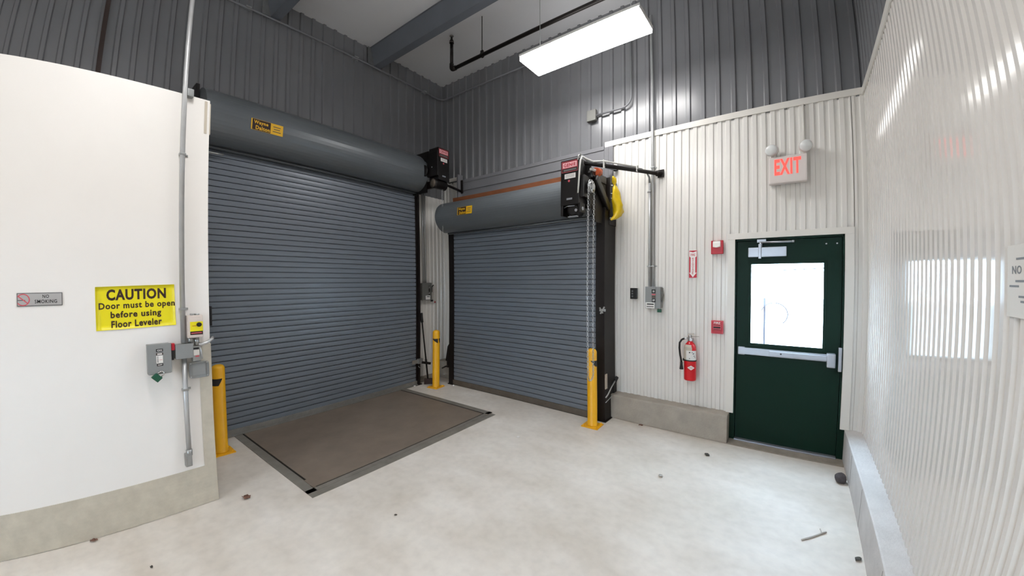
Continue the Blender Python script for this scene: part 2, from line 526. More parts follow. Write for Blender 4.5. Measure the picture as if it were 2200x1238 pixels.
prof = [Vector((.02, 0, 3.725))] + [Vector((cx + R * math.cos(t), 0, cz + R * math.sin(t))) for t in [math.radians(90 - i * 170 / 22) for i in range(23)]]
prof += [Vector((.18, 0, 3.165)), Vector((.165, 0, 3.15)), Vector((.165, 0, 3.135)), Vector((.15, 0, 3.135)), Vector((.15, 0, 3.19)), Vector((.02, 0, 3.19))]
m.prism([p + Y * -3.56 for p in prof], Y * 2.80, smooth=False)
m.build('hood', D2)
m = MB('hood_steel'); m.tube([(.20, -3.55, 3.145), (.20, -.76, 3.145)], .013, 8); m.build('hood_lip', D2)
m = MB('galvanized'); m.tube([(.2, -3.5, 3.085), (.2, -3.33, 3.085)], .013, 8); m.build('stop_rod', D2, ); 
m = MB('black_paint'); m.box(.10, .30, -3.53, -3.465, 1.27, 1.47, .004); m.build('limit_sensor', D2)
m = MB('black_paint'); m.box(.0, .46, -.765, -.745, 3.12, 3.7, .01); m.box(.0, .2, -3.60, -3.565, 3.3, 3.78); m.build('end_bracket', D2)
def maker_sticker(c, u, v, w, h, name, parent):
    """black and yellow maker's sticker lying on a hood"""
    c, u, v = Vector(c), Vector(u).normalized(), Vector(v).normalized()
    n = u.cross(v)
    m = MB('sticker_yellow'); m.obox(c, u, v, n, (-w / 2, w / 2), (-h / 2, h / 2), (0, .0015))
    m.use('ink_brown'); m.obox(c, u, v, n, (-w * .465, w * .10), (-h * .48, h * .48), (.001, .002))
    m.use('sticker_yellow')
    m.text('Wayne', c - u * (w * .20) + v * (h * .2) + n * .0021, u, v, w * .44, h * .4, .03)
    m.text('Dalton', c - u * (w * .14) - v * (h * .24) + n * .0021, u, v, w * .44, h * .36, .03)
    m.use('bar_brown')
    for k, ww in ((.22, .24), (0, .2), (-.22, .26)):
        m.obox(c + u * (w * .3) + v * (h * k), u, v, n, (-w * ww / 2, w * ww / 2), (-h * .035, h * .035), (.001, .002))
    return m.build(name, parent)
t = math.radians(10)
maker_sticker((cx + (R + .002) * math.cos(math.radians(-8)), -3.0, cz + (R + .002) * math.sin(math.radians(-8))), Y, (math.sin(math.radians(8)), 0, math.cos(math.radians(8))), .32, .115, 'maker_sticker', D2)
# slide latch on the wide door
m = MB('galvanized'); m.box(.165, .18, -.85, -.66, .37, .43); m.box(.15, .2, -.74, -.65, .36, .44, .004)
m.use('black_steel'); m.obox((.2, -.68, .38), (.35, .9, -.25), (0, .27, .96), X, (0, .15), (-.02, .02), (0, .012))
m.use('zinc'); m.tube(arc((.19, -.7, .33), Y, Z, .035, math.pi, 2 * math.pi), .004, 6)
m.build('slide_latch', D2)

# narrow door in the back wall: door_3
D3 = thing('door_3', (1.85, -.33, 0), 'narrow grey steel roller door in the back wall with the operator at its right end', 'roller door', 'steel roller doors', 'structure')
m = MB('slat_steel'); curtain(m, 'x', -.343, .60, 3.15, .075, 2.56, .0667); m.build('curtain', D3)
m = MB('bar_brown'); m.box(.60, 3.14, -.362, -.325, .008, .085, .004)
for xx in (.8, 1.6, 2.4, 3.02, 3.08): m.cyl((xx, -.362, .05), (xx, -.368, .05), .008, 8)
m.build('bottom_bar', D3)
m = MB('black_rubber'); m.box(.60, 3.14, -.355, -.33, 0, .009); m.build('bottom_seal', D3)
def guide_b(x0, x1):
    m = MB('black_steel'); m.box(x0, x1, -.36, -.03, 0, 2.62, .003); m.box(x0 - .01, x1 + .015, -.375, -.05, 0, .012)
    m.build('guide_rail', D3)
guide_b(.50, .612); guide_b(3.14, 3.252)
m = MB('hood_steel')
cy, cz, R = -.445, 2.752, .24
prof = [Vector((0, -.32, 2.99))] + [Vector((0, cy - R * math.cos(t), cz + R * math.sin(t))) for t in [math.radians(90 - i * 172 / 22) for i in range(23)]]
prof += [Vector((0, -.42, 2.52)), Vector((0, -.395, 2.51)), Vector((0, -.395, 2.50)), Vector((0, -.37, 2.50)), Vector((0, -.36, 2.545)), Vector((0, -.32, 2.56))]
m.prism([p + X * .545 for p in prof], X * 2.66)
m.build('hood', D3)
m = MB('hood_steel'); m.tube([(.57, -.43, 2.505), (3.20, -.43, 2.505)], .013, 8); m.build('hood_lip', D3)
maker_sticker((1.20, cy - (R + .002) * math.cos(math.radians(6)), cz + (R + .002) * math.sin(math.radians(6))), X, (0, math.sin(math.radians(6)), math.cos(math.radians(6))), .30, .115, 'maker_sticker', D3)
m = MB('black_steel')
m.prism([(3.212, -.30, 3.0), (3.212, -.70, 2.88), (3.212, -.70, 2.62), (3.212, -.56, 2.42), (3.212, -.20, 2.42), (3.212, -.20, 2.97)], X * .012)
m.box(3.15, 3.26, -.24, -.03, 2.42, 3.0, .004)
m.use('black_paint'); m.obox((3.23, -.46, 2.76), (0, .80, -.6), (0, .6, .80), X, (-.24, .24), (-.045, .045), (0, .05), .02)
m.use('zinc')
for yy, zz in ((-.22, 2.9), (-.22, 2.8), (-.22, 2.74), (-.24, 2.5)): m.cyl((3.26, yy, zz), (3.285, yy, zz), .009, 8)
m.build('end_bracket', D3)
m = MB('black_steel'); m.box(.5, 3.2, -.318, -.05, 2.58, 2.98); m.build('lintel_tube', D3)
m = MB('galvanized'); m.box(3.2, 3.272, -.385, -.36, 1.35, 1.38, .004); m.obox((3.24, -.38, 1.365), (.5, 0, .86), (.86, 0, -.5), Y, (-.05, .05), (-.008, .008), (-.012, 0)); m.obox((3.23, -.39, 1.365), (-.5, 0, .86), (.86, 0, .5), Y, (-.04, .04), (-.008, .008), (-.012, 0))
m.cyl((3.25, -.37, 1.365), (3.25, -.42, 1.365), .012, 10); m.build('keeper_bolt', D3)
m = MB('foil_beige'); m.box(3.254, 3.262, -.36, -.30, .40, .58, .002); m.build('tag_plate', D3)
m = MB('galvanized'); m.tube([(3.262, -.36, .30), (3.275, -.32, .33), (3.29, -.24, .41), (3.30, -.12, .48)], .008, 8)
m.use('black_rubber'); m.cyl((3.295, -.14, .46), (3.302, -.09, .50), .02, 10); m.box(3.205, 3.27, -.12, -.03, .30, .45)
m.use('galvanized'); m.tube([(3.262, -.36, .24), (3.28, -.30, .27), (3.285, -.2, .30)], .005, 6)
m.build('sensor_cable', D3)

m = MB('black_steel'); m.prism([(.50, -.345, .66), (.47, -.345, .62), (.425, -.345, .38), (.50, -.345, .36)], -Y * .02)
m.tube([(.50, -.36, .30), (.43, -.37, .28), (.36, -.38, .245)], .013, 8); m.box(.46, .50, -.37, -.34, .27, .37, .003); m.build('slide_latch', D3)
m = MB('sign_white'); m.lathe((.655, -.40, .0), Z, [(.018, 0), (.016, .012), (.006, .018)], 12); m.build('anchor_cap', D3)
m = MB('sign_white'); m.lathe((.175, -.80, .007), Z, [(.018, 0), (.016, .012), (.006, .018)], 12); m.build('anchor_cap', D2)

# timber blocking on top of the narrow door's hood
m = MB('rust_wood'); m.box(.63, 3.20, -.372, -.325, 2.995, 3.085, .003)
tag(m.build('wood_plank', loc=(1.9, -.35, 3.03)), 'reddish brown timber plank lying along the top of the narrow door hood', 'plank')

# ------------------------------------------------------------------ exit door: door_1
D1 = thing('door_1', (5.02, .03, 0), 'dark green exit door with a glass window and a push bar', 'door', None, 'structure')
m = MB('green_paint')
m.box(4.525, 4.575, -.004, .06, 0, 2.19, .002); m.box(5.468, 5.523, -.004, .06, 0, 2.19, .002); m.box(4.525, 5.523, -.004, .06, 2.142, 2.19, .002)
m.box(4.525, 4.60, .066, .11, 0, 2.19); m.box(5.445, 5.523, .066, .11, 0, 2.19); m.box(4.525, 5.523, .066, .11, 2.11, 2.19)
m.build('door_frame', D1)
m = MB('green_paint')
x0, x1, zt = 4.579, 5.464, 2.138
gx0, gx1, gz0, gz1 = 4.702, 5.328, 1.06, 1.902
m.box(x0, gx0, .02, .064, .03, zt); m.box(gx1, x1, .02, .064, .03, zt); m.box(gx0, gx1, .02, .064, .03, gz0); m.box(gx0, gx1, .02, .064, gz1, zt)
leaf = m.build('door_leaf', D1)
m = MB('green_paint')
for a, b, c, d in ((gx0 - .018, gx0 + .008, gz0 - .018, gz1 + .018), (gx1 - .008, gx1 + .018, gz0 - .018, gz1 + .018), (gx0, gx1, gz0 - .018, gz0 + .008), (gx0, gx1, gz1 - .008, gz1 + .018)):
    m.box(a, b, .012, .02, c, d, .002)
m.build('glazing_bead', leaf)
m = MB('window_glass'); m.box(gx0, gx1, .038, .044, gz0, gz1); m.build('window_pane', leaf)
m = MB('aluminium')
m.obox((4.60, .015, .98), X, Z, -Y, (0, .79), (-.035, .035), (.0, .03), .004)
m.obox((4.62, -.015, .98), X, Z, -Y, (.26, .76), (-.024, .024), (.0, .03), .004)
m.box(4.598, 4.66, -.012, .02, .938, 1.022, .008)
m.box(5.355, 5.425, -.055, .02, .895, 1.03, .012)
m.use('ink_black'); m.cyl((4.98, -.046, .985), (4.98, -.048, .985), .008, 10)
m.build('push_bar', leaf)
m = MB('aluminium'); m.box(5.447, 5.474, -.035, .02, .862, 1.09, .005); m.build('strike_plate', D1)
m = MB('aluminium'); m.box(4.684, 5.016, -.045, .02, 1.968, 2.066, .005)
m.box(4.775, 4.80, -.06, -.045, 1.95, 2.10, .004)
m.cyl((4.795, -.03, 2.06), (4.795, -.03, 2.125), .014, 12)
m.tube([(4.79, -.035, 2.115), (5.07, -.10, 2.108)], .009, 8); m.tube([(5.07, -.10, 2.108), (4.80, .0, 2.125)], .007, 8); m.cyl((5.07, -.10, 2.098), (5.07, -.10, 2.118), .011, 10)
m.box(4.76, 4.84, -.02, .0, 2.118, 2.15, .003)
m.build('door_closer', leaf)
for xx in (5.34, 5.425):
    m = MB('zinc'); m.cyl((xx, .021, 2.08), (xx, .014, 2.08), .007, 8); m.build('screw', leaf)
m = MB('white_trim')
m.box(4.492, 4.562, -.024, -.001, .297, 2.226, .002); m.box(5.484, 5.556, -.024, -.001, .310, 2.226, .002); m.box(4.492, 5.556, -.026, -.001, 2.163, 2.226, .002)
m.build('casing', D1)
m = MB('aluminium'); m.box(4.576, 5.467, -.035, .075, .012, .027, .003); m.box(4.576, 5.467, .066, .085, .012, .045); m.build('threshold', D1)
m = MB('sill_concrete'); m.box(4.53, 5.521, -.165, .11, .0005, .012); m.build('sill', D1)

# outdoors, seen only through the window
m = MB('outdoor_ground'); m.box(-14, 26, .13, 40, -.25, -.05); m.box(-14, 26, -40, YE - .11, -.25, -.05)
tag(m.build('exterior_ground'), 'bright pale ground outside the exit door', 'ground', kind='structure')
m = MB('outdoor_post'); m.tube([(4.55, 6.2, -.06), (4.55, 6.2, 1.94)], .022, 8); m.tube([(4.3, 6.2, 1.94), (5.7, 6.25, 2.0)], .012, 6)
m.tube(arc((4.75, 6.15, .92), X, Z, .27, math.radians(165), math.radians(-50), 16), .014, 6)
tag(m.build('garden_post', loc=(4.55, 6.2, -.06)), 'thin pale post with a curved hose seen through the exit door window', 'post')

# ------------------------------------------------------------------ lights
def fixture(loc, label, wires=True):
    x, y, z = loc
    L = thing('ceiling_light', (x, y, z), label, 'light', 'fluorescent ceiling lights')
    w, d = .676, .196
    m = MB('fixture_white')
    m.box(x - w - .006, x + w + .006, y - d - .006, y + d + .006, z + .05, z + .075)
    m.box(x - w - .003, x - w + .004, y - d, y + d, z + .03, z + .06); m.box(x + w - .004, x + w + .003, y - d, y + d, z + .03, z + .06)
    m.build('housing', L)
    m = MB('lamp_lens'); m.box(x - w, x + w, y - d, y + d, z, z + .05, .008); m.build('lens', L)
    m = MB('fill_uplight'); m.box(x - w + .03, x + w - .03, y - d + .03, y + d - .03, z + .0755, z + .078); m.build('added_uplight', L)  # glowing sheet added on the housing to brighten the ceiling
    for dx in (-.53, .53):
        m = MB('galvanized'); m.tube([(x + dx, y, z + .078), (x + dx, y, ZC)], .0035, 6); m.build('hanging_cable', L)
    return L
fixture((3.254, -.995, 4.2), 'bright white fluorescent light hanging below the ceiling near the back wall')
fixture((3.254, -4.2, 4.2), 'fluorescent light hanging above the camera out of view')
fixture((3.254, -7.4, 4.2), 'added fluorescent light hanging at the near end of the room out of view')  # unseen third light, added to raise the room's brightness

# black sprinkler pipe
t = thing('sprinkler_pipe', (3.4, -.91, 4.7), 'black sprinkler pipe running under the ceiling with an upturned end', 'pipe')
m = MB('pipe_black'); m.tube([(1.27, -.915, 4.7), (XW - .01, -.90, 4.7)], .024, 12); m.build('pipe', t)
m = MB('pipe_black'); m.tube([(1.20, -.918, 4.78), (1.20, -.918, 4.73)] + arc((1.23, -.918, 4.73), -X, -Z, .03, 0, math.pi / 2, 6)[1:] + [(1.28, -.916, 4.70)], .031, 12); m.build('elbow', t)
m = MB('pipe_black'); m.tube([(1.20, -.918, 4.76), (1.20, -.918, 5.08)], .024, 12); m.build('riser', t)
m = MB('pipe_black'); m.lathe((1.20, -.918, 5.07), Z, [(.032, 0), (.032, .03), (.02, .05), (.014, .07), (.013, .10)], 12); m.use('bar_metal'); m.cyl((1.20, -.918, 5.08), (1.20, -.918, 5.085), .033, 12); m.lathe((1.20, -.918, 5.165), Z, [(.012, 0), (.03, .008), (.03, .011)], 12); m.build('sprinkler_head', t)
m = MB('pipe_black'); m.tube([(1.765, -.912, 4.74), (1.765, -.912, ZC)], .006, 8); m.lathe((1.765, -.93, 4.70), -Y, [(.031, -.035), (.031, 0)], 14, False); m.box(1.745, 1.785, -.925, -.9, 4.72, 4.76, .004); m.build('pipe_hanger', t)

# ------------------------------------------------------------------ dock leveler in the floor
t = thing('dock_leveler', (1.05, -2.1, 0), 'brown steel dock leveler plate set in the floor before the wide roller door', 'dock leveler')
m = MB('leveler_angle')
m.box(.145, 1.955, -3.262, -3.185, .0005, .006); m.box(.145, 1.955, -1.035, -.952, .0005, .006); m.box(1.90, 1.955, -3.262, -.952, .0005, .006)
m.box(1.958, 2.035, -3.262, -.985, .0005, .0055)
m.build('curb_angle', t)
m = MB('gap_shade'); m.box(.145, 1.90, -3.185, -1.035, .0003, .002); m.build('gap_shade_sheet', t)  # dark sheet standing in for the shade down the gap
m = MB('leveler_steel'); m.box(.15, 1.882, -3.166, -1.060, .0005, .0065, .001); m.build('deck_plate', t)
m = MB('leveler_steel'); m.box(1.72, 1.9, -3.19, -3.168, .002, .009); m.use('gap_shade'); m.box(1.84, 1.95, -3.192, -3.186, .002, .0075); m.build('hinge_lug', t)  # dark strip on the lug stands in for a shaded slit

# ------------------------------------------------------------------ bollards
def bollard(x, y, h, label, phis, rot=0.0, gap=False):
    t = thing('bollard', (x, y, 0), label, 'bollard', 'yellow steel bollards')
    r = .057
    m = MB('yellow_paint')
    m.lathe((x, y, .012), Z, [(r + .006, 0), (r, .008), (r, h - .05), (r - .004, h - .035), (r - .014, h - .022), (r - .03, h - .014), (.004, h - .012)], 32)
    m.build('post', t)
    c, s_ = math.cos(rot), math.sin(rot)
    m = MB('yellow_paint'); m.obox((x, y, 0), (c, s_, 0), (-s_, c, 0), Z, (-.1, .1), (-.1, .1), (.0, .012), .002)
    bp = m.build('base_plate', t)
    for a in (-1, 1):
        for b in (-1, 1):
            m = MB('yellow_paint'); p = Vector((x, y, .012)) + Vector((c, s_, 0)) * (.078 * a) + Vector((-s_, c, 0)) * (.078 * b)
            m.lathe(p, Z, [(.012, 0), (.012, .008), (.006, .009), (.006, .018)], 6); m.build('anchor_bolt', bp)
    # black marker patch wrapped on the post
    face = math.atan2(CP[1] - y, CP[0] - x)
    m = MB('ink_black')
    for (pa, pb, pc) in phis:      # top edge from pa to pb, narrowing down to pc..pb
        n, k = 12, 6
        P = lambda a, z: (x + (r + .0012) * math.cos(a), y + (r + .0012) * math.sin(a), z)
        rows = []
        for j in range(k + 1):
            lo = pa + (pc - pa) * j / k
            rows.append([m.bm.verts.new(P(face + math.radians(lo + (pb - lo) * i / n), h - .135 - .07 * j / k)) for i in range(n + 1)])
        for ra, rb in zip(rows, rows[1:]):
            for i in range(n): m.face([ra[i], ra[i + 1], rb[i + 1], rb[i]], True)
    m.build('black_marker', t)
    return t
bollard(3.175, -.55, .915, 'yellow bollard with black marker nearest the exit door, right of the narrow roller door', [(-18, 88, 45)], .03)
bollard(.47, -.61, .925, 'yellow bollard in the corner between the two roller doors', [(-82, 28, 20), (42, 80, 55)], .1)
bollard(.52, -3.48, .90, 'yellow bollard half hidden behind the edge of the white wall', [(35, -85, 0)], .0)

# ------------------------------------------------------------------ door operators
def operator_box(t, o, u, n, w, h, d, big):
    """black motor box: o = lower left front corner, u = to its right, n = out of its face"""
    o, u, n = Vector(o), Vector(u), Vector(n)
    m = MB('black_paint'); m.obox(o, u, Z, n, (0, w), (0, h), (-d, 0), .008)
    body = m.build('motor_box', t)
    m = MB('ink_brown'); m.obox(o, u, Z, n, (w * .05, w * .93), (h * .72, h * .975), (0, .002))
    m.use('sign_pinkred')
    for a, b, c, e in ((.06, .92, .73, .737), (.06, .92, .963, .97), (.06, .075, .73, .97), (.905, .92, .73, .97)): m.obox(o, u, Z, n, (w * a, w * b), (h * c, h * e), (.001, .003))
    m.obox(o, u, Z, n, (w * .10, w * .88), (h * .815, h * .95), (.001, .0028), .0008)
    m.use('label_pink'); m.obox(o, u, Z, n, (w * .12, w * .86), (h * .83, h * .938), (.001, .0032), .0008)
    m.use('sign_red'); m.text('GENIE', o + u * (w * .49) + Z * (h * .884) + n * .0034, u, Z, w * .64, h * .075, .03)
    m.use('ink_grey'); m.obox(o, u, Z, n, (w * .16, w * .84), (h * .757, h * .79), (.001, .003))
    m.build('maker_label', body)
    m = MB('sign_white'); m.obox(o, u, Z, n, (w * .22, w * .80), (h * .585, h * .69), (0, .003)); m.use('ink_grey')
    for k in (.615, .64, .665): m.obox(o, u, Z, n, (w * .28, w * .74), (h * k, h * (k + .006)), (.002, .0035))
    m.build('data_label', body)
    m = MB('sign_pinkred'); m.cyl(o + u * (w * .46) + Z * (h * .53), o + u * (w * .46) + Z * (h * .53) + n * .006, .012, 12); m.build('button', body)
    m = MB('aluminium'); m.obox(o, u, Z, n, (w * .34, w * .64), (h * .115, h * .155), (0, .004)); m.build('name_plate', body)
    return body

O1 = thing('door_operator', (3.08, -.8, 2.55), 'black motor operator with a white cable at the right end of the narrow roller door', 'door operator', 'roller door operators')
operator_box(O1, (2.945, -.90, 2.585), X, -Y, .232, .50, .19, True)
m = MB('black_paint')
m.lathe((3.085, -.875, 2.535), Y, [(.055, 0), (.073, .012), (.076, .03), (.076, .15), (.06, .16)], 24)
m.box(2.945, 2.975, -.895, -.74, 2.47, 2.60, .006); m.box(3.155, 3.195, -.89, -.78, 2.49, 2.60, .01)
m.use('aluminium'); m.box(3.03, 3.14, -.88, -.84, 2.452, 2.462, .002); m.lathe((3.135, -.893, 2.52), Y, [(.016, 0), (.016, .02)], 12); m.lathe((3.195, -.85, 2.535), X, [(.02, 0), (.02, .008)], 12)
m.tube([(2.99, -.89, 2.562), (3.04, -.90, 2.573), (3.12, -.89, 2.57)], .004, 6)
m.build('motor', O1)
m = MB('black_paint'); m.box(2.97, 3.225, -.72, -.695, 2.56, 3.05, .004); m.box(3.19, 3.24, -.73, -.30, 2.90, 2.985, .004)
m.box(3.165, 3.225, -.88, -.72, 2.66, 2.90, .01); m.tube([(3.22, -.74, 2.96), (3.235, -.64, 2.90)], .02, 8); m.build('mounting_plate', O1)
m = MB('black_steel'); m.tube([(3.20, -.82, 3.04), (3.78, -.03, 2.995)], .024, 4); m.box(3.76, 3.83, -.028, -.013, 2.95, 3.04, .004); m.tube([(3.75, -.06, 2.998), (3.80, -.02, 2.992)], .034, 4); m.build('brace_bar', O1)
m = MB('galvanized'); m.obox((3.06, -.60, 3.11), Vector((.02, .50, .10)).normalized(), X, Z, (0, .42), (-.02, .02), (0, .006)); m.obox((3.068, -.19, 3.19), Vector((.18, .15, -.06)).normalized(), Vector((.6, -.75, 0)), Z, (0, .26), (-.02, .02), (0, .006))
m.use('black_rubber'); m.box(3.225, 3.275, -.05, -.014, 3.125, 3.165, .004); m.build('strap_bracket', O1)
m = MB('cable_white')
m.tube([(3.165, -.905, 2.70), (3.175, -.912, 2.78), (3.185, -.912, 2.95), (3.195, -.91, 3.05), (3.205, -.895, 3.09), (3.225, -.86, 3.075), (3.27, -.76, 3.055), (3.35, -.66, 3.07), (3.60, -.28, 3.045)], .0095, 8)
m.tube([(3.16, -.905, 3.06), (3.175, -.91, 3.11), (3.19, -.90, 3.12), (3.20, -.9, 3.05)], .007, 6)
m.box(3.35, 3.358, -.67, -.63, 2.99, 3.085); m.box(3.60, 3.608, -.31, -.26, 2.99, 3.06)
m.build('power_cable', O1)
m = MB('cable_gray'); m.tube([(3.20, -.88, 3.10), (3.235, -.80, 3.05), (3.28, -.72, 3.035), (3.36, -.62, 3.05)], .010, 8); m.build('flex_conduit', O1)
m = MB('zinc'); m.lathe((3.245, -.775, 2.775), X, [(.03, 0), (.062, .002), (.066, .006), (.056, .014), (.056, .022), (.066, .03), (.062, .034), (.03, .036), (.03, .05)], 28)
m.use('black_rubber')
for k in range(5):
    a = k * 2 * math.pi / 5; m.cyl((3.2815, -.775 + .045 * math.cos(a), 2.775 + .045 * math.sin(a)), (3.283, -.775 + .045 * math.cos(a), 2.775 + .045 * math.sin(a)), .009, 8)
m.build('chain_wheel', O1)
m = MB('orange_cap'); m.cyl((3.24, -.62, 2.985), (3.24, -.52, 2.995), .045, 12); m.build('release_cap', O1)
m = MB('cable_white'); m.cyl((3.235, -.74, 2.985), (3.245, -.64, 2.99), .014, 10); m.build('cable_gland', O1)

def chain(pts, pitch, r, wire):
    m = MB('zinc')
    pts = [Vector(p) for p in pts]
    acc = 0.0; flip = 0
    for a, b in zip(pts, pts[1:]):
        d = (b - a); L = d.length; d.normalize()
        n = max(1, round(L / pitch))
        ref = Y if abs(d.y) < .8 else X
        s1 = d.cross(ref).normalized(); s2 = d.cross(s1)
        for i in range(n):
            c = a + d * (L * (i + .5) / n)
            w = s1 if flip % 2 else s2
            flip += 1
            hl = pitch * .5 + wire * .8
            loop = []
            for k in range(10):
                t_ = 2 * math.pi * k / 10
                loop.append(c + d * (hl * math.cos(t_) * .92) + w * (r * math.sin(t_)))
            q = w.cross(d)
            rings = []
            for k in range(10):
                p = loop[k]; out = (p - c).normalized()
                rings.append([m.bm.verts.new(p + out * (wire * math.cos(e)) + q * (wire * math.sin(e))) for e in (0, math.pi / 2, math.pi, 3 * math.pi / 2)])
            for k in range(10):
                A, B = rings[k], rings[(k + 1) % 10]
                for e in range(4): m.face([A[e], A[(e + 1) % 4], B[(e + 1) % 4], B[e]], True)
    return m
lp = arc((3.262, -.775, .665), -Y, -Z, .068, 0, math.pi, 8)
m = chain([(3.262, -.849, 2.775)] + lp + [(3.262, -.701, 2.775)] + arc((3.262, -.775, 2.775), Y, Z, .074, 0, math.pi, 8)[1:], .028, .010, .0034)
tag(m.build('hand_chain', loc=(3.262, -.775, 1.7)), 'shiny looped hand chain hanging before the narrow roller door down to the front bollard', 'chain', 'hand chains of the roller doors')

O2 = thing('door_operator', (.6, -.64, 3.3), 'black motor operator at the right end of the wide roller door near the corner', 'door operator', 'roller door operators')
operator_box(O2, (.72, -.75, 3.29), Y, X, .225, .49, .21, True)
m = MB('black_paint')
m.lathe((.64, -.80, 3.235), Y, [(.05, 0), (.072, .01), (.075, .03), (.075, .24), (.06, .25)], 24)
m.use('bar_brown'); m.lathe((.64, -.804, 3.235), Y, [(.02, 0), (.066, .004)], 20); m.build('motor', O2)
m = MB('black_paint'); m.lathe((.47, -.84, 3.44), Y, [(.03, 0), (.085, .004), (.09, .012), (.09, .03), (.08, .035)], 24)
m.build('chain_wheel', O2)
m = MB('black_paint'); m.box(.50, .74, -.79, -.755, 3.34, 3.72, .02); m.box(.0, .55, -.79, -.76, 3.60, 3.74, .012); m.use('zinc'); m.cyl((.62, -.785, 3.48), (.62, -.795, 3.48), .01, 8); m.build('side_cover', O2)
m = MB('black_steel'); m.box(.02, .55, -.72, -.68, 3.19, 3.30, .005); m.build('mounting_plate', O2)
m = MB('black_steel'); m.tube([(.64, -.56, 3.27), (.50, -.06, 3.28)], .022, 4); m.box(.46, .535, -.06, -.036, 3.24, 3.46, .004); m.build('brace_bar', O2)
m = chain([(.665, -.63, 3.2), (.665, -.63, 1.0)], .03, .010, .003)
tag(m.build('hand_chain', loc=(.665, -.63, 2)), 'thin hanging chain below the corner operator, left of the narrow roller door', 'chain', 'hand chains of the roller doors')

# yellow plastic hung on the end bracket
m = MB('yellow_plastic')
spine = [(3.31, -.27, 2.995, .012), (3.315, -.25, 2.97, .030), (3.315, -.235, 2.93, .034), (3.315, -.23, 2.895, .014), (3.32, -.24, 2.87, .036), (3.325, -.225, 2.80, .052), (3.33, -.205, 2.72, .062), (3.34, -.18, 2.65, .072), (3.34, -.165, 2.58, .078), (3.335, -.19, 2.53, .066), (3.325, -.25, 2.485, .05), (3.315, -.31, 2.465, .022)]
rings = []
for i, (x, y, z, r) in enumerate(spine):
    rg = []
    for k in range(14):
        a = 2 * math.pi * k / 14
        rr = r * (1 + .20 * math.sin(3 * a + i * 1.3) + random.uniform(-.14, .14))
        rg.append(m.bm.verts.new((x + rr * .75 * math.cos(a), y + rr * math.sin(a), z + random.uniform(-.006, .006))))
    rings.append(rg)
for a, b in zip(rings, rings[1:]):
    for k in range(14): m.face([a[k], a[(k + 1) % 14], b[(k + 1) % 14], b[k]], True)
m.face(rings[0]); m.face(rings[-1])
tag(m.build('plastic_bag', loc=(3.32, -.22, 2.7)), 'crumpled yellow plastic bag hung beside the narrow door operator', 'bag')

# ------------------------------------------------------------------ conduits
def clip(t, p, n, r, side=1):
    """one strap round a conduit with a screw tab on one side"""
    p, n = Vector(p), Vector(n)
    s_ = Z.cross(n) * side
    m = MB('galvanized')
    m.obox(p, s_, Z, n, (-r * .62, r * .62), (-.008, .008), (0, r * 1.58), .003)
    m.obox(p, s_, Z, n, (r * .6, r * 1.25), (-.008, .008), (0, .004))
    m.cyl(p + s_ * r * .95, p + s_ * r * .95 + n * .009, .005, 8)
    m.build('clamp', t)
t = thing('conduit', (.05, -2, 4.93), 'long thin conduit running round the corner high under the ceiling', 'conduit', 'metal wiring conduits')
m = MB('conduit_gray'); m.tube([(.045, -8.9, 4.93), (.045, -.16, 4.925)] + arc((.155, -.16, 4.925), -X, Y, .11, 0, math.pi / 2, 6)[1:] + [(.3, -.05, 4.925), (2.9, -.05, 4.92)], .013, 8); m.build('pipe', t)
for yy in (-.45, -1.7, -3.1): clip(t, (.002, yy, 4.93), X, .05)

# on the white wall
t = thing('conduit', (PX + .03, -3.94, .5), 'metal conduit running up the white wall past the grey switch boxes', 'conduit', 'metal wiring conduits')
m = MB('conduit_metal'); m.tube([(PX + .032, -3.942, .44), (PX + .032, -3.942, 1.163)], .0165, 12); m.tube([(PX + .032, -3.942, 1.277), (PX + .032, -3.942, ZC)], .0165, 12); m.build('pipe', t)
for zz in (.93, 1.525, 2.66): clip(t, (PX + .002, -3.942, zz), X, .031)
m = MB('galvanized'); m.box(PX + .002, PX + .055, -3.972, -3.928, .35, .45, .012); m.tube([(PX + .032, -3.942, .43), (PX + .032, -3.942, .475)], .021, 12); m.box(PX + .056, PX + .060, -3.962, -3.936, .365, .44, .003); m.build('end_fitting', t)
m = MB('box_gray'); m.box(PX - .03, PX + .05, -3.93, -3.885, 3.10, 3.16, .012); m.build('pipe_strap', t)

def text_label(m, o, u, n, a, b, c, d, txt, ink='sign_white', back='ink_black', tw=.7, th=.55):
    o, u, n = Vector(o), Vector(u), Vector(n)
    m.use(back); m.obox(o, u, Z, n, (a, b), (c, d), (0, .0015))
    m.use(ink); m.text(txt, o + u * ((a + b) / 2) + Z * ((c + d) / 2) + n * .0016, u, Z, (b - a) * tw, (d - c) * th, .02)

# padlocked disconnect on the white wall
fx = PX + .085
t = thing('disconnect_switch', (PX, -4.095, 1.08), 'grey disconnect switch box on the white wall with a green padlock below', 'switch box', 'grey disconnect switches')
m = MB('box_gray'); m.box(PX + .002, fx - .012, -4.160, -4.030, 1.078, 1.288, .004); m.box(fx - .012, fx, -4.164, -4.026, 1.082, 1.292, .004); m.build('enclosure', t)
m = MB('label_white'); o = (fx + .0005, -4.163, 1.08)
text_label(m, o, Y, X, .048, .088, .158, .178, 'ON'); text_label(m, o, Y, X, .048, .088, .134, .150, '-', back='ink_brown')
m.use('label_white'); m.obox(o, Y, Z, X, (.048, .086), (.078, .132), (0, .0015)); m.use('ink_black')
for k in range(5): m.obox(o, Y, Z, X, (.052, .06), (.085 + k * .009, .089 + k * .009), (.001, .002))
m.use('sign_pinkred'); m.obox(o, Y, Z, X, (.064, .082), (.10, .102), (.001, .002))
text_label(m, o, Y, X, .05, .086, .058, .074, 'OFF'); m.build('switch_label', t)
